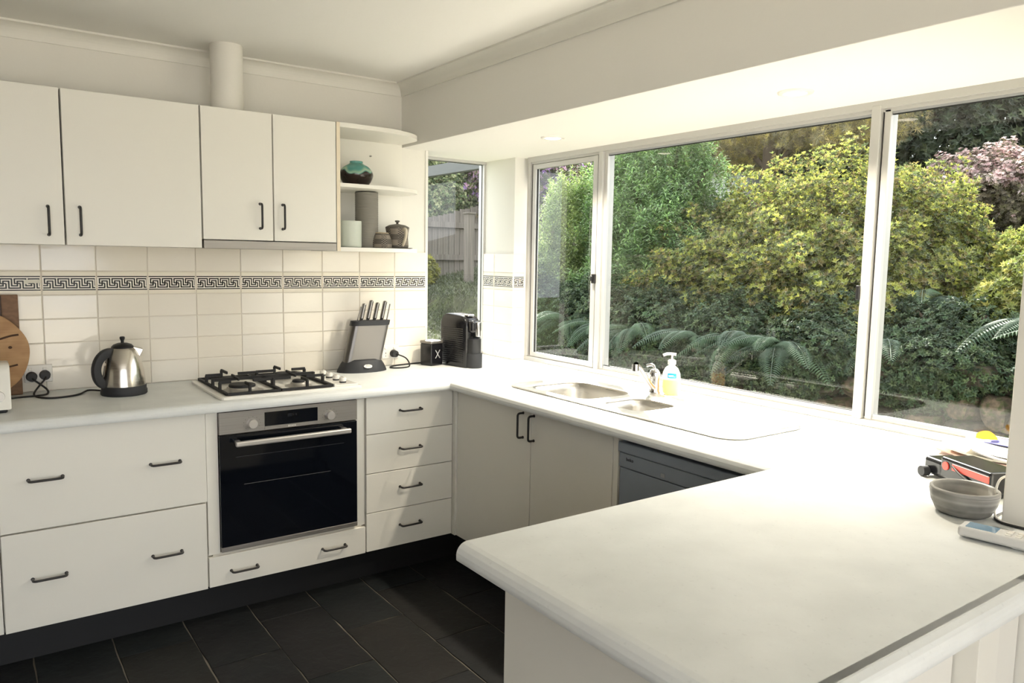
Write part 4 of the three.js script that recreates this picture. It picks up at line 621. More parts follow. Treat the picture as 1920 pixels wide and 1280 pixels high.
// ---------------------------------------------------------------- things at the right end of the window bench
{
  const x = 1.837, z = 2.866, b = thing('stone_bowl', 'grey stone bowl at the end of the window bench', 'bowl', [x, BENCH, z]);
  const st = tex(256, 256, (u, v) => { const f = fbm(u, v, 5, 171, 5), s = vnoise(u, v, 3, 175, 40), k = 0.28 + 0.42 * f + 0.16 * s; return [k, k * 0.985, k * 0.95]; }, true);
  part(b, 'shell', lathe([[0, 0.001], [0.05, 0.001], [0.058, 0.006], [0.069, 0.028], [0.0735, 0.052], [0.073, 0.060], [0.0695, 0.063], [0.065, 0.060], [0.06, 0.034], [0.05, 0.018], [0, 0.014]], 56).translate(x, BENCH, z), std({ map: st, roughness: 0.6, bumpMap: fineBump, bumpScale: 0.001 }));
  const keys = thing('key_ring', 'small brass ring and trinkets lying in the stone bowl', 'trinkets', [x, BENCH + 0.02, z]);
  M.brass = std({ color: C(0.66, 0.50, 0.28), metalness: 0.9, roughness: 0.3 });
  part(keys, 'ring', new THREE.TorusGeometry(0.03, 0.0022, 8, 40).rotateX(-Math.PI / 2 + 0.25).translate(x - 0.006, BENCH + 0.030, z + 0.006), M.brass); part(keys, 'tag', rbox(-0.02, 0.02, -0.0012, 0.0012, -0.009, 0.009, 0.001, 1).rotateY(0.6).rotateZ(0.2).translate(x + 0.012, BENCH + 0.029, z - 0.012), M.brass);
}
{
  const d = thing('cordless_phone', 'grey-white handset lying on the peninsula by the wall end', 'phone', [1.695, BENCH, 3.028]);
  const T = (g) => g.rotateY(0.16).translate(1.695, BENCH, 3.028);
  part(d, 'body', T(merge([rbox(-0.027, 0.027, 0.004, 0.026, -0.098, 0.098, 0.007, 4), rbox(-0.02, 0.02, 0.0005, 0.012, 0.0, 0.085, 0.004, 2)])), std({ color: C(0.62, 0.61, 0.585), roughness: 0.35 }));
  part(d, 'screen', T(rbox(-0.02, 0.02, 0.0255, 0.0268, -0.085, -0.028, 0.0006, 1)), phy({ color: C(0.22, 0.33, 0.44), roughness: 0.06 }), 'bluish glass screen');
  for (let i = 0; i < 12; i++) part(d, 'key', T(rbox(-0.019 + (i % 3) * 0.0135, -0.009 + (i % 3) * 0.0135, 0.0255, 0.0275, -0.012 + Math.floor(i / 3) * 0.018, -0.001 + Math.floor(i / 3) * 0.018, 0.0008, 1)), M.whitePlastic);
}
{
  const t = thing('handheld_gadget', 'black gadget with red side stripes behind the stone bowl', 'gadget', [2.07, BENCH, 2.78]);
  const T = (g) => g.rotateY(-0.45).translate(2.09, BENCH, 2.765);
  M.red = std({ color: C(0.62, 0.06, 0.04), roughness: 0.35 });
  part(t, 'case', T(merge([rbox(-0.05, 0.05, 0.012, 0.07, -0.045, 0.13, 0.008, 3)])), M.gloss, 'glossy black case'); part(t, 'nose', T(rbox(-0.045, 0.045, 0.006, 0.054, -0.115, -0.042, 0.012, 3)), M.gloss);
  part(t, 'foot', T(merge([new THREE.CylinderGeometry(0.014, 0.014, 0.02, 24).rotateZ(Math.PI / 2).translate(-0.056, 0.015, -0.095)])), M.blackSoft); part(t, 'foot', T(rbox(-0.045, 0.045, 0.0005, 0.013, -0.04, 0.12, 0.003, 1)), M.blackSoft);
  part(t, 'red_stripe', T(rbox(-0.0515, -0.049, 0.042, 0.06, 0.0, 0.125, 0.001, 1)), M.red, 'red stripe'); part(t, 'red_button', T(new THREE.CylinderGeometry(0.011, 0.011, 0.004, 24).rotateZ(Math.PI / 2).translate(-0.051, 0.048, -0.022)), M.red, 'round red button'); part(t, 'strap', T(tube([[-0.02, 0.064, -0.03], [-0.045, 0.058, -0.01], [-0.055, 0.042, 0.03], [-0.056, 0.025, 0.08], [-0.057, 0.018, 0.12]], 0.003, 24, 8)), M.rubber);
}
{
  // sheets of mail, each one bent, lying on one another
  const sheet = (w, l, bend, x, y, z, a, thick = 0.0008, tip = 0) => { const g = new THREE.BoxGeometry(w, thick, l, 6, 1, 10), p = g.attributes.position; for (let i = 0; i < p.count; i++) { const u = p.getX(i) / w, v = p.getZ(i) / l; p.setY(i, p.getY(i) + bend * (0.5 + v) ** 2 * 0.5 + tip * Math.max(0, -v) ** 2 + 0.002 * Math.sin(u * 5 + v * 3)); } g.computeVertexNormals(); g.rotateY(a); g.translate(x, y, z); return g; };
  M.paper = std({ color: C(0.80, 0.79, 0.77), roughness: 0.8 }); const cols = { pink: [0.72, 0.50, 0.42], grey: [0.34, 0.33, 0.34], blue: [0.05, 0.055, 0.20], orange: [0.86, 0.42, 0.03], cream: [0.74, 0.70, 0.60] };
  const P = (k) => std({ color: C(...cols[k]), roughness: 0.75 });
  const L = [['newspaper', 'bottom white paper of the mail pile', M.paper, [0.21, 0.30, 0.0, 2.44, 0.9045, 2.69, 0.35, 0.007, 0.03]], ['newspaper', 'pinkish paper low in the mail pile', P('pink'), [0.2, 0.28, 0.0, 2.44, 0.9125, 2.685, 0.30, 0.004, 0.07]], ['magazine', 'cream magazine in the middle of the mail pile', P('cream'), [0.19, 0.27, 0.0, 2.445, 0.920, 2.70, 0.42, 0.006, 0.08]], ['envelope', 'dark grey folded brochure in the mail pile', P('grey'), [0.18, 0.22, 0.0, 2.42, 0.928, 2.75, 0.40, 0.004, 0.08]], ['envelope', 'white sheet near the top of the mail pile', M.paper, [0.2, 0.26, 0.0, 2.45, 0.9345, 2.735, 0.28, 0.002, 0.08]], ['envelope', 'dark blue envelope on the mail pile by the window', P('blue'), [0.09, 0.20, 0.0, 2.515, 0.944, 2.70, 0.12, 0.0012, 0.0]]];
  for (const [n, label, m, a] of L) single(n, sheet(...a), m, label, 'paper', [a[3], a[4] - 0.002, a[5]], 'pile of mail at the bench end');
  single('folded_card', (() => { const s = new THREE.Shape(); s.moveTo(-0.032, 0); s.lineTo(0.034, 0); s.quadraticCurveTo(0.03, 0.016, 0.012, 0.026); s.quadraticCurveTo(-0.008, 0.03, -0.026, 0.018); const g = new THREE.ExtrudeGeometry(s, { depth: 0.002, bevelEnabled: false }); g.rotateX(-0.35); g.rotateY(-0.75); g.translate(2.50, 0.946, 2.635); return g; })(), P('orange'), 'bright orange card standing on the mail pile', 'card', [2.50, 0.946, 2.635]);
}
single('charging_cable', tube([[1.97, 0.93, 2.935], [1.925, 0.99, 2.938], [1.872, 0.995, 2.930], [1.858, 0.972, 2.925], [1.866, 0.94, 2.924], [1.852, 0.915, 2.928], [1.835, 0.905, 2.945], [1.83, 0.9035, 2.98], [1.825, 0.9035, 3.05], [1.83, 0.9035, 3.1]], 0.0026, 90, 8), M.whitePlastic, 'white charging cable bending round the wall end', 'cable', [1.86, BENCH, 2.94]);
single('power_cable', tube([[1.96, 0.904, 2.925], [1.88, 0.904, 2.925], [1.842, 0.904, 2.935], [1.825, 0.904, 2.96], [1.825, 0.904, 3.02], [1.80, 0.904, 3.06], [1.815, 0.904, 3.1]], 0.003, 70, 8), M.rubber, 'thin dark cable lying along the wall end', 'cable', [1.85, BENCH, 2.95]);
// ---------------------------------------------------------------- the garden
function ground(x, z) {
  const lawn = 0.25 + 0.125 * Math.max(0, -z), low = -0.05, bank = 1.0 + 0.2 * (x - 4.6);
  const flat = low + (lawn - low) * smooth(-0.3, -1.6, z);
  const t = smooth(4.42, 4.66, x), far = Math.min(bank, 1.0 + 0.2 * 6 + 0.06 * (x - 10.6));
  return flat + (Math.max(flat, far) - flat) * t + 0.03 * Math.sin(x * 2.1 + z) * Math.sin(z * 1.7);
}
// leaves: folded blades so that both halves catch the light
function blade(len, wid, fold = 0.25, droop = 0.2) {
  const P = [0, 0, 0, wid / 2, fold * wid, len * 0.45, 0, 0, len * 0.5, 0, 0, 0, 0, 0, len * 0.5, -wid / 2, fold * wid, len * 0.45, wid / 2, fold * wid, len * 0.45, 0, -droop * len, len, 0, 0, len * 0.5, 0, 0, len * 0.5, 0, -droop * len, len, -wid / 2, fold * wid, len * 0.45];
  const g = new THREE.BufferGeometry(); g.setAttribute('position', new THREE.Float32BufferAttribute(P, 3)); g.computeVertexNormals(); g.setAttribute('uv', new THREE.Float32BufferAttribute(new Float32Array(24), 2)); return g;
}
{
  const soil = tex(512, 512, (u, v) => { const f = fbm(u, v, 8, 201, 5), g = fbm(u, v, 40, 207, 3), t = smooth(0.42, 0.58, f); const a = [0.20, 0.215, 0.14], b = [0.26, 0.285, 0.17]; return a.map((x, i) => (x + (b[i] - x) * t) * (0.6 + 0.8 * g)); }, true);
  const P = [], I = [], nx = 90, nz = 110, X = (i) => 2.66 + 27 * (i / nx) ** 1.5, Z = (j) => -22 + 34 * (j / nz);
  for (let j = 0; j <= nz; j++) for (let i = 0; i <= nx; i++) P.push(X(i), ground(X(i), Z(j)), Z(j));
  for (let j = 0; j < nz; j++) for (let i = 0; i < nx; i++) { const a = j * (nx + 1) + i, b = a + nx + 1; I.push(a, b, a + 1, a + 1, b, b + 1); }
  const g = new THREE.BufferGeometry(); g.setAttribute('position', new THREE.Float32BufferAttribute(P, 3)); g.setIndex(I); g.computeVertexNormals();
  const u = new Float32Array(P.length / 3 * 2); for (let i = 0; i < u.length / 2; i++) { u[2 * i] = P[3 * i] / 2.3; u[2 * i + 1] = P[3 * i + 2] / 2.3; } g.setAttribute('uv', new THREE.BufferAttribute(u, 2));
  const o = structure('ground', 'sloping lawn and garden bank outside the windows'); part(o, 'lawn', g, std({ map: soil, roughness: 1 }));
  seed = 231; const n = 26000, gi = new THREE.InstancedMesh(blade(0.07, 0.012, 0.1, 0.3), phy({ color: 0xffffff, roughness: 0.95, transmission: 0.4, thickness: 0, side: THREE.DoubleSide }), n), m4 = new THREE.Matrix4(), qq = new THREE.Quaternion(), cc = new THREE.Color();
  for (let i = 0; i < n; i++) { const gx = rr(2.75, 6.4), gz = rr(-6.0, -0.9); qq.setFromEuler(new THREE.Euler(rr(-1.5, -0.8), rr(0, 6.28), 0, 'YXZ')); const k = rr(0.6, 1.2); m4.compose(V(gx, ground(gx, gz), gz), qq, V(k, k, k)); gi.setMatrixAt(i, m4); const v = rr(0.5, 1.3); gi.setColorAt(i, cc.setRGB(0.085 * v, 0.105 * v, 0.045 * v)); }
  gi.name = 'grass'; gi.userData.kind = 'stuff'; gi.castShadow = gi.receiveShadow = true; o.add(gi);
  const p = structure('terrace', 'plain paved ground behind the house'); const t = part(p, 'paving', uvm(box(-25, 2.6, -0.3, -0.14, SZ + 0.2, 25)), std({ color: C(0.60, 0.56, 0.49), roughness: 0.95 }));
  const q = structure('side_yard', 'dark grass beside the house'); part(q, 'turf', uvm(box(-25, 2.66, -0.3, -0.14, -22, SZ + 0.2)), std({ color: C(0.08, 0.10, 0.04), roughness: 1 }));
}
function whorl(n, len, wid, lift, s) { seed = s; const L = []; for (let i = 0; i < n; i++) { const q = blade(len * rr(0.75, 1.1), wid * rr(0.8, 1.15), 0.22, rr(0.05, 0.3)); q.rotateX(-lift * rr(0.6, 1.3)); q.rotateY((i / n) * 6.283 + rr(-0.35, 0.35)); L.push(q); } return merge(L); }
function sprig(n, len, wid, stem, s) { seed = s; const L = []; for (let i = 0; i < n; i++) { const q = blade(len * rr(0.7, 1.1), wid, 0.15, rr(0.1, 0.4)); q.rotateX(rr(-0.7, 0.4)); q.rotateY(i * 2.4 + rr(-0.4, 0.4)); q.translate(0, -stem * (i / n), 0.02 * (i / n)); L.push(q); } return merge(L); }
const leafMat = (r = 0.75, t = 0.5) => phy({ color: 0xffffff, roughness: r, transmission: t, thickness: 0, side: THREE.DoubleSide, ior: 1.4 });
M.leaf = leafMat(0.9, 0.5); M.leafThin = leafMat(0.95, 0.6); M.leafGloss = leafMat(0.6, 0.35);
M.bark = std({ color: C(0.10, 0.075, 0.055), roughness: 0.95 });
// crowns: points near the surface of lumpy ellipsoids, and fewer inside
function crown(parent, name, blobs, count, geo, mat, colors, size, s, opt = {}) {
  seed = s; const o = new THREE.InstancedMesh(geo, mat, count); o.name = name; o.userData.kind = 'stuff'; o.castShadow = o.receiveShadow = true;
  const b0 = base.get(parent), M4 = new THREE.Matrix4(), q = new THREE.Quaternion(), up = V(0, 1, 0), col = new THREE.Color(), vol = blobs.map((b) => b[3] * b[4] + b[4] * b[5] + b[3] * b[5]), tot = vol.reduce((a, b) => a + b, 0);
  for (let i = 0; i < count; i++) {
    let t = rnd() * tot, k = 0; while (t > vol[k] && k < blobs.length - 1) t -= vol[k++];
    const [x, y, z, a, b, c] = blobs[k]; let d, p, guard = 0;
    do { const w = 2 * rnd() - 1, f = rnd() * 6.2832, e = Math.sqrt(1 - w * w); d = V(e * Math.cos(f), w, e * Math.sin(f)); const lump = 1 + 0.12 * Math.sin(5 * d.x + 3.1 * k + 4 * d.y) + 0.12 * Math.sin(9 * d.z - 7 * d.y + k) + 0.10 * Math.sin(17 * d.x + 13 * d.z + 11 * d.y) + 0.05 * Math.sin(31 * d.y - 27 * d.z); const rad = lump * (rnd() < (opt.inner ?? 0.25) ? rr(0.55, 0.95) : rr(0.9, 1.03)); p = V(x + d.x * a * rad, y + d.y * b * rad, z + d.z * c * rad); guard++; } while (guard < 8 && (d.y < (opt.cut ?? -0.7) || blobs.some((m, j) => j !== k && ((p.x - m[0]) / m[3]) ** 2 + ((p.y - m[1]) / m[4]) ** 2 + ((p.z - m[2]) / m[5]) ** 2 < 0.6)));
    const n = d.clone().add(V(rr(-0.6, 0.6), opt.hang ? rr(-0.2, 0.5) : rr(0, 0.9), rr(-0.6, 0.6))).normalize(); q.setFromUnitVectors(up, opt.hang ? V(n.x * 0.3, 1, n.z * 0.3).normalize() : n); q.multiply(new THREE.Quaternion().setFromAxisAngle(up, rnd() * 6.2832));
    const sc = rr(size[0], size[1]); M4.compose(p.sub(b0), q, V(sc, sc, sc)); o.setMatrixAt(i, M4);
    const c0 = colors[Math.floor(rnd() * colors.length)], v = rr(0.55, 1.4); o.setColorAt(i, col.setRGB(c0[0] * v, c0[1] * v, c0[2] * v));
  }
  parent.add(o); return o;
}
function limbs(parent, x, z, y0, list, r0 = 0.04) { for (const [dx, dy, dz] of list) part(parent, 'branch', tube([[x, y0 - 0.1, z], [x + dx * 0.25 + 0.05, y0 + dy * 0.4, z + dz * 0.25], [x + dx * 0.7, y0 + dy * 0.75, z + dz * 0.7], [x + dx, y0 + dy, z + dz]], r0, 14, 6), M.bark); }
const W = { azalea: whorl(6, 0.032, 0.0115, 0.95, 11), willow: sprig(7, 0.10, 0.019, 0.16, 13), broad: whorl(5, 0.085, 0.04, 0.45, 17), small: whorl(6, 0.024, 0.012, 0.5, 19), small2: whorl(5, 0.034, 0.015, 0.8, 31), big: whorl(6, 0.075, 0.034, 0.7, 23), needle: whorl(9, 0.075, 0.008, 0.6, 29) };

{ // the big azalea in the middle of the view
  const x = 5.75, z = -0.05, y = ground(5.6, z), b = thing('azalea_bush', 'large rounded yellow-green bush in the middle of the big window', 'bush', [x, y, z]);
  const blobs = [[5.75, 1.40, 0.15, 0.95, 0.86, 1.0], [5.75, 1.32, -0.75, 0.85, 0.68, 0.85], [5.7, 1.28, 0.72, 0.8, 0.72, 0.62], [5.15, 1.12, -0.2, 0.6, 0.58, 1.05], [5.15, 1.12, 0.7, 0.55, 0.56, 0.65], [4.98, 1.0, -0.7, 0.42, 0.42, 0.5], [4.95, 0.98, 0.25, 0.4, 0.42, 0.7]];
  limbs(b, x, z, y, [[0.3, 0.8, 0.3], [-0.3, 0.8, -0.5], [-0.2, 0.7, 0.6], [0.2, 0.9, -0.9], [0.1, 1.0, 0]], 0.028);
  crown(b, 'foliage', blobs, 72000, W.azalea, M.leafThin, [[0.32, 0.36, 0.075], [0.42, 0.43, 0.09], [0.19, 0.235, 0.06], [0.09, 0.12, 0.04], [0.24, 0.20, 0.07]], [0.75, 1.3], 301, { inner: 0.3, cut: -0.75 });
}
{ // bright green tall shrub with narrow drooping leaves
  const x = 5.35, z = -1.55, y = ground(x, z), b = thing('narrow_leaf_shrub', 'tall bright green shrub with narrow drooping leaves left of the azalea', 'bush', [x, y, z]);
  limbs(b, x, z, y, [[0.1, 1.5, 0.2], [-0.2, 1.4, -0.3], [0.2, 1.3, 0.5], [0, 1.5, -0.5]], 0.02);
  crown(b, 'foliage', [[5.35, 2.15, -1.5, 0.5, 0.72, 0.62], [5.2, 1.55, -1.35, 0.5, 0.6, 0.6], [5.15, 1.2, -1.75, 0.45, 0.5, 0.5], [5.4, 2.0, -2.05, 0.45, 0.6, 0.4]], 13000, W.willow, M.leaf, [[0.18, 0.32, 0.09], [0.28, 0.44, 0.13], [0.10, 0.20, 0.06], [0.22, 0.36, 0.13]], [0.5, 0.9], 311, { hang: true, inner: 0.35, cut: -0.9 });
}
{
  const x = 5.2, z = -3.1, y = ground(x, z), b = thing('light_green_shrub', 'light green shrub filling the narrow sliding pane', 'bush', [x, y, z]);
  limbs(b, x, z, y, [[0.1, 1.0, 0.2], [-0.2, 0.9, -0.3], [0.2, 1.2, 0.1]], 0.02);
  crown(b, 'foliage', [[5.2, 1.85, -2.55, 0.4, 0.5, 0.32], [5.0, 1.25, -2.6, 0.42, 0.42, 0.42], [5.5, 1.25, -3.3, 0.5, 0.4, 0.5]], 8500, W.willow, M.leaf, [[0.27, 0.38, 0.11], [0.36, 0.45, 0.15], [0.16, 0.24, 0.08]], [0.45, 0.8], 321, { hang: true, inner: 0.3, cut: -0.9 });
}
{
  const x = 7.4, z = -7.0, y = ground(x, z), b = thing('purple_flower_tree', 'tree with purple flowers at the top of the sliding pane', 'tree', [x, y, z]);
  limbs(b, x, z, y, [[0.2, 1.7, 0.4], [-0.4, 1.8, -0.3], [0.4, 2.0, 0.2]], 0.05);
  const blobs = [[7.4, 3.2, -6.9, 1.1, 0.9, 1.2], [7.0, 2.6, -6.2, 0.8, 0.7, 0.8], [7.8, 2.5, -7.9, 0.9, 0.8, 0.9]];
  crown(b, 'foliage', blobs, 13000, W.big, M.leaf, [[0.10, 0.13, 0.05], [0.14, 0.15, 0.06], [0.18, 0.14, 0.08]], [0.6, 1.0], 331, { inner: 0.4 });
  crown(b, 'blossom', blobs, 5500, W.small2, M.leaf, [[0.52, 0.32, 0.58], [0.62, 0.40, 0.52], [0.42, 0.26, 0.60]], [1.2, 2.0], 337, { inner: 0.02 });
}
{
  const x = 5.15, z = 1.78, y = ground(x, z), b = thing('yellow_green_bush', 'small yellow-green bush at the right edge of the window', 'bush', [x, y, z]);
  limbs(b, x, z, y, [[0, 0.5, 0.1], [-0.1, 0.5, -0.1]], 0.015);
  crown(b, 'foliage', [[5.15, 1.42, 1.86, 0.3, 0.27, 0.27], [5.0, 1.2, 1.75, 0.28, 0.24, 0.25]], 6500, W.azalea, M.leaf, [[0.34, 0.38, 0.09], [0.26, 0.31, 0.08], [0.20, 0.25, 0.07], [0.38, 0.36, 0.10]], [0.8, 1.3], 341, {});
}
{
  const x = 8.6, z = -0.05, y = ground(x, z), b = thing('topiary_shrub', 'clipped round shrub with pale pink tips on bare stems', 'shrub', [x, y, z]);
  limbs(b, x, z, y, [[0.1, 0.7, 0.3], [-0.1, 0.7, -0.3], [0.2, 0.7, 0.0], [-0.2, 0.75, 0.15], [0, 0.7, -0.5]], 0.03);
  const bl = [[8.6, 2.22, 0.08, 0.6, 0.42, 0.62], [8.55, 2.2, 0.55, 0.5, 0.38, 0.5]];
  crown(b, 'foliage', bl, 12000, W.small, M.leaf, [[0.13, 0.11, 0.07], [0.20, 0.17, 0.11], [0.16, 0.15, 0.07]], [1.0, 1.6], 351, { inner: 0.35, cut: -0.8 });
  crown(b, 'pink_tips', bl, 9000, W.small, M.leaf, [[0.72, 0.56, 0.54], [0.78, 0.66, 0.62], [0.62, 0.44, 0.44]], [1.0, 1.5], 353, { inner: 0.0, cut: 0.12 });
}
function tree(name, label, x, z, h, blobs, n, geo, cols, size, s, opt, mat) {
  const y = ground(x, z), b = thing(name, label, 'tree', [x, y, z], 'trees behind the garden'); part(b, 'trunk', tube([[x, y - 0.2, z], [x + 0.05, y + h * 0.3, z - 0.05], [x - 0.05, y + h * 0.6, z + 0.05], [x, y + h, z]], 0.13, 16, 8), M.bark);
  seed = s + 1000; for (const q of blobs) part(b, 'branch', tube([[x, y + h * 0.45, z], [(x + q[0]) / 2, (y + h * 0.5 + q[1]) / 2 + 0.1, (z + q[2]) / 2], [q[0], q[1], q[2]]], 0.04, 10, 6), M.bark);
  crown(b, 'foliage', blobs, n, geo, mat || M.leaf, cols, size, s, opt); return b;
}
tree('layered_tree', 'brownish layered tree with a sunlit yellow top behind the azalea', 9.6, -3.4, 1.8, [[9.6, 3.75, -3.3, 1.1, 0.42, 1.5], [9.4, 3.35, -2.2, 0.9, 0.45, 0.9], [9.9, 3.3, -4.6, 1.0, 0.42, 1.1], [9.3, 4.05, -2.3, 0.7, 0.4, 0.7]], 13000, W.needle, [[0.26, 0.22, 0.11], [0.32, 0.27, 0.13], [0.18, 0.17, 0.09], [0.50, 0.44, 0.12]], [0.8, 1.3], 361, { inner: 0.4, cut: -1 });
const DARK = [[0.045, 0.075, 0.03], [0.06, 0.09, 0.035], [0.035, 0.055, 0.028], [0.08, 0.10, 0.04]], MID = [[0.09, 0.13, 0.05], [0.07, 0.11, 0.045], [0.13, 0.15, 0.06]];
[[14, -0.5, 'dark evergreen tree right behind the clipped pink shrub'], [14.5, 2.6, 'dark evergreen tree at the far right of the garden'], [13.2, -3.0, 'dark tree rising above the right of the azalea'], [15, -6.2, 'dark tree behind the layered tree'], [14.5, -9.5, 'broad tree behind the parked car'], [13.0, -13, 'mid-green tree above the tall shrub'], [11, -16, 'mid-green tree beyond the sliding pane'], [7.6, -17.5, 'tree far behind the timber fence'], [3.8, -15, 'leafy tree behind the left end of the fence']].forEach(([x, z, label], i) => {
  const y = ground(x, z), q = (i * 37) % 10 / 10; tree('garden_tree', label, x, z, 3.2, [[x, y + 2.6, z, 1.7, 1.6, 1.8], [x - 0.6, y + 1.1, z + 0.7, 1.3, 1.1, 1.5], [x + 0.2, y + 4.1 + q, z - 0.5, 1.6, 1.3, 1.6], [x - 0.4, y + 3.2, z + 1.4, 1.2, 1.1, 1.2], [x - 0.3, y + 1.6, z - 1.3, 1.3, 1.2, 1.2]], 15000, W.big, i < 4 ? DARK : MID, [0.9, 1.7], 401 + i * 7, { inner: 0.45, cut: -1 });
});
[[5.9, -6.75, 0.75, 1.45, 'cream-leaved shrub rising behind the fence and post'], [4.55, -5.5, 0.22, 0.55, 'small yellow-green shrub before the left end of the fence'], [5.0, -7.6, 1.0, 2.1, 'sunlit shrub behind the left of the fence']].forEach(([x, z, r, h, label], i) => {
  const y = ground(x, z), b = thing('garden_shrub', label, 'bush', [x, y, z], 'shrubs along the fence'); limbs(b, x, z, y, [[0, h * 0.7, 0], [0.2, h * 0.8, -0.2], [-0.2, h * 0.7, 0.2]], 0.03);
  const bl = i === 0 ? [[6.0, 2.35, -6.75, 0.6, 0.5, 0.5], [6.2, 1.8, -6.75, 0.5, 0.5, 0.4], [5.75, 2.75, -6.9, 0.4, 0.4, 0.4]] : [[x, y + h, z, r, r * 0.9, r], [x + 0.3, y + h * 0.6, z + 0.2, r * 0.8, r * 0.7, r * 0.8]];
  crown(b, 'foliage', bl, i ? 6500 : 14000, i ? W.big : W.small2, M.leaf, [[[0.46, 0.48, 0.28], [0.30, 0.37, 0.17], [0.14, 0.21, 0.10]], [[0.34, 0.33, 0.07], [0.24, 0.25, 0.06]], [[0.22, 0.24, 0.08], [0.30, 0.27, 0.12], [0.14, 0.17, 0.06]]][i], [0.8, 1.4], 471 + i * 5, { inner: 0.3 });
});
{ // low groundcover between the ferns, spilling over the stone wall
  const list = [[4.62, -2.35, 'dark green groundcover shrub below the sliding pane'], [4.62, -1.55, 'dark green groundcover shrub below the tall narrow-leaved shrub'], [4.62, -0.75, 'dark green groundcover shrub behind the tap'], [4.62, 0.0, 'dark green groundcover shrub behind the soap bottle'], [4.64, 0.72, 'dark green groundcover shrub below the right of the azalea'], [4.7, 1.5, 'dark green groundcover shrub right of the right window mullion']];
  list.forEach(([x, z, label], i) => { const y = 1.0, low = [0.5, 0.48, 0.4, 0.36, 0.26, 0.2][i], b = thing('groundcover_shrub', label, 'bush', [x, y, z], 'low shrubs on top of the stone wall'); crown(b, 'foliage', [[x + 0.1, y + 0.02, z, 0.30, 0.24, 0.52], [x - 0.16, y - 0.06 - low * 0.3, z + 0.05, 0.24, low, 0.46], [x - 0.2, y - low, z - 0.1, 0.16, 0.22, 0.34]], 10500, W.small2, M.leafGloss, [[0.05, 0.095, 0.04], [0.075, 0.12, 0.05], [0.09, 0.13, 0.055], [0.035, 0.07, 0.035]], [0.6, 1.05], 521 + i, { inner: 0.3, cut: -0.95 }); limbs(b, x, z, y, [[0, 0.2, 0.2], [0, 0.2, -0.2]], 0.01); });
}
// ferns: each frond is a part
const frondGeo = (() => {
  const L = [], n = 36, at = (t) => V(0, 0.42 * t - 0.62 * t * t, 0.78 * t), P = []; for (let i = 0; i <= n; i++) P.push(at(i / n));
  L.push(new THREE.TubeGeometry(new THREE.CatmullRomCurve3(P), 14, 0.0035, 4));
  for (let i = 2; i <= n; i++) for (const s of [-1, 1]) { const t = i / n, p = at(t), len = 0.19 * Math.sin(Math.PI * Math.min(1, 0.12 + t * 0.86)) ** 0.8 + 0.012, q = blade(len * 0.85, 0.0145, 0.1, 0.35); q.rotateY(s * 1.15); q.rotateX(0.2 + 0.5 * t); q.translate(p.x, p.y, p.z); L.push(q); }
  return merge(L);
})();
const frondMats = [[0.045, 0.10, 0.045], [0.06, 0.125, 0.05], [0.036, 0.08, 0.04]].map(([r, g, b]) => phy({ color: C(r, g, b), roughness: 0.8, transmission: 0.4, thickness: 0, side: THREE.DoubleSide }));
[[4.36, -0.75, 'fern hanging over the stone wall behind the tap'], [4.34, -0.1, 'fern hanging over the wall behind the soap bottle'], [4.38, 0.55, 'fern below the centre of the azalea'], [4.6, 1.15, 'fern left of the right window mullion'], [4.5, 1.7, 'large fern right of the right window mullion'], [4.75, 2.0, 'upper fern at the right edge of the window'], [4.4, -1.7, 'fern at the foot of the tall narrow-leaved shrub'], [5.15, 1.15, 'pale fern at the right foot of the azalea'], [4.42, 0.25, 'small fern between the two ferns below the azalea'], [4.52, 1.42, 'fern partly behind the right window mullion'], [4.36, -1.15, 'fern hanging over the wall right of the sliding pane'], [4.62, 2.35, 'fern beside the wall end at the far right']].forEach(([x, z, label], k) => {
  seed = 601 + k; const y = (x < 4.46 ? 0.78 : ground(x, z)) + 0.12, f = thing('fern', label, 'fern', [x, y - 0.1, z], 'ferns along the garden wall'); part(f, 'crown', new THREE.SphereGeometry(0.06, 10, 8).translate(x, y - 0.04, z), M.bark);
  for (let i = 0; i < 18; i++) { const o = put(f, 'frond', frondGeo, frondMats[(i + k) % 3], [x, y, z], [0, 0, 0]); o.rotation.order = 'YXZ'; o.rotation.set(rr(-0.35, 0.15), (i / 18) * 6.283 + rr(-0.2, 0.2), rr(-0.2, 0.2)); o.scale.setScalar(rr(0.42, 0.7)); }
});
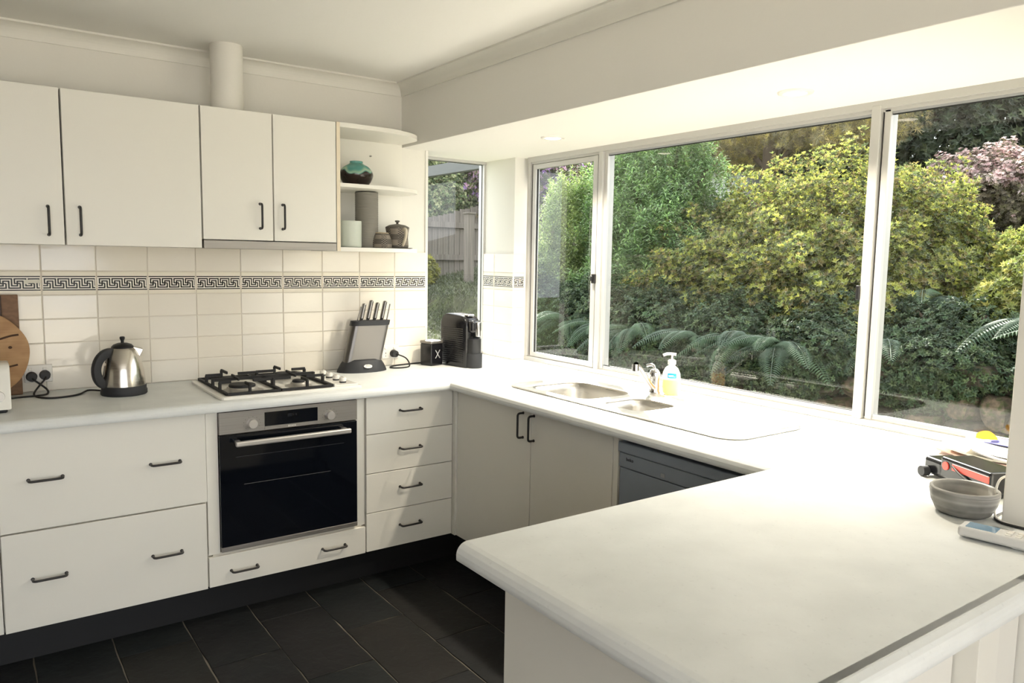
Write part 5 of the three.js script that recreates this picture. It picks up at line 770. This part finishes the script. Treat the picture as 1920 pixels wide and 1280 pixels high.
{ // dry stone retaining wall: every stone a part
  const w = thing('stone_terrace_edge', 'rough mossy stone retaining wall below the ferns', 'stone edge', [4.45, -0.05, 0.8]); seed = 701;
  const shapes = [0, 1, 2, 3, 4].map((k) => { const g = mergeVertices(new THREE.IcosahedronGeometry(0.5, 3).deleteAttribute('normal').deleteAttribute('uv')); const p = g.attributes.position; for (let i = 0; i < p.count; i++) { const v = V().fromBufferAttribute(p, i), d = v.clone(); const f = 1 + 0.16 * Math.sin(4 * d.x + k * 2) + 0.14 * Math.sin(5 * d.y - 3 * d.z + k) + 0.07 * Math.sin(13 * d.x + 9 * d.z + k); v.multiplyScalar(f); v.set(Math.sign(v.x) * Math.min(Math.abs(v.x), 0.42), Math.sign(v.y) * Math.min(Math.abs(v.y), 0.40), Math.sign(v.z) * Math.min(Math.abs(v.z), 0.43)); p.setXYZ(i, v.x, v.y, v.z); } g.computeVertexNormals(); return uvm(toCreasedNormals(g, 0.5)); });
  const rock = [[0.27, 0.25, 0.22], [0.33, 0.29, 0.245], [0.23, 0.22, 0.20]].map(([r, g, b], k) => std({ map: rep(tex(256, 256, (u, v) => { const f = fbm(u, v, 6, 711 + k * 5, 5), m = 0.7 * smooth(0.5, 0.75, fbm(u, v, 7, 731 + k, 5)); const c = [r, g, b].map((q) => q * (0.55 + 0.9 * f)); return [c[0] + (0.20 - c[0]) * m, c[1] + (0.25 - c[1]) * m, c[2] + (0.11 - c[2]) * m]; }, true), 1.5, 1.5), roughness: 0.95, bumpMap: slateBump, bumpScale: 0.02 }));
  for (let r = 0; r < 6; r++) { let z = -2.6 + r * 0.09; while (z < 4.0) { const l = rr(0.16, 0.36), h = 0.185; const o = put(w, 'stone', shapes[Math.floor(rnd() * 5)], rock[Math.floor(rnd() * 3)], [4.44 + r * 0.022 + rr(-0.03, 0.03), 0.04 + r * 0.168, z + l / 2], [rr(-0.15, 0.15), rr(-0.15, 0.15), rr(-0.15, 0.15)]); o.scale.set(0.42, h * rr(1.05, 1.2), l * 1.16); z += l; } }
  part(w, 'backfill', uvm(box(4.5, 4.6, -0.1, 0.93, -2.6, 4.3)), std({ color: C(0.03, 0.026, 0.02), roughness: 1 }));
}
{ // timber paling fence seen through the side window
  const f = thing('paling_fence', 'grey timber paling fence across the side lawn', 'fence', [5.4, 0.95, -6.2]); const zf = (x) => -6.0 - 0.1 * (x - 5), pal = uvm(rbox(-0.047, 0.047, 0, 0.92, -0.008, 0.008, 0.002, 1)); seed = 801;
  for (let i = 0; i < 52; i++) { const x = 3.2 + i * 0.1; put(f, 'paling', pal, M.paling, [x, ground(x, zf(x)) - 0.02 + rr(-0.012, 0.012), zf(x)], [0, 0.1, rr(-0.008, 0.008)]); }
  for (const y of [0.25, 0.72]) part(f, 'rail', uvm(box(-2.6, 2.6, -0.04, 0.04, 0.012, 0.055).rotateY(0.1).translate(5.8, ground(5.8, -6.1) + y, -6.08)), M.paling);
  for (const x of [3.6, 5.2, 6.8, 8.2]) part(f, 'post', uvm(box(-0.05, 0.05, -0.1, 0.95, 0.01, 0.11).rotateY(0.1).translate(x, ground(x, zf(x)), zf(x) + 0.05)), M.paling);
  const p = thing('timber_post', 'tall square timber post standing before the fence', 'post', [5.35, 0.9, -4.88]); part(p, 'shaft', uvm(rbox(5.30, 5.40, ground(5.35, -4.9) - 0.2, 2.05, -4.93, -4.83, 0.005)), M.paling); part(p, 'cap', uvm(rbox(5.285, 5.415, 2.05, 2.07, -4.945, -4.815, 0.003)), M.paling);
}
single('eave_beam', merge([uvm(box(2.625, 2.675, 2.042, 2.112, -5.0, -0.26)), uvm(box(2.675, 2.69, 2.085, 2.12, -5.0, -0.26))]), std({ color: C(0.07, 0.077, 0.082), roughness: 0.6 }), 'dark grey beam outside the top of the side window', 'beam', [2.65, 2.042, -2.6]);
{ // parked car, mostly hidden by the azalea
  const x = 12.2, z = -6.6, y = ground(12, -6.6), c = thing('parked_car', 'silver car parked behind the azalea', 'car', [x, y, z]); const a = -0.5, T = (g) => g.rotateY(a).translate(x, y, z);
  const s = new THREE.Shape(); s.moveTo(-2.1, 0.25); s.lineTo(2.1, 0.25); s.quadraticCurveTo(2.2, 0.5, 2.05, 0.75); s.lineTo(1.2, 0.9); s.lineTo(-1.7, 0.92); s.quadraticCurveTo(-2.15, 0.85, -2.1, 0.25);
  const b = new THREE.ExtrudeGeometry(s, { depth: 1.5, bevelEnabled: true, bevelSize: 0.08, bevelThickness: 0.1, bevelSegments: 3 }); b.translate(0, 0, -0.75); part(c, 'body', T(toCreasedNormals(b, 0.6)), phy({ color: C(0.5, 0.5, 0.5), metalness: 0.6, roughness: 0.3 }));
  const r = new THREE.Shape(); r.moveTo(1.15, 0.88); r.lineTo(0.45, 1.36); r.quadraticCurveTo(0, 1.46, -0.9, 1.4); r.lineTo(-1.7, 0.9); const g = new THREE.ExtrudeGeometry(r, { depth: 1.2, bevelEnabled: true, bevelSize: 0.04, bevelThickness: 0.12, bevelSegments: 3 }); g.translate(0, 0, -0.6); part(c, 'windows', T(toCreasedNormals(g, 0.6)), phy({ color: C(0.03, 0.045, 0.07), roughness: 0.05 }));
  part(c, 'roof', T(rbox(-0.95, 0.42, 1.42, 1.5, -0.62, 0.62, 0.03, 3)), phy({ color: C(0.55, 0.55, 0.55), metalness: 0.6, roughness: 0.3 })); for (const wx of [-1.3, 1.3]) for (const wz of [-0.78, 0.78]) part(c, 'wheel', T(new THREE.CylinderGeometry(0.31, 0.31, 0.2, 24).rotateX(Math.PI / 2).translate(wx, 0.31, wz)), M.rubber);
}

renderer.render(scene, camera);
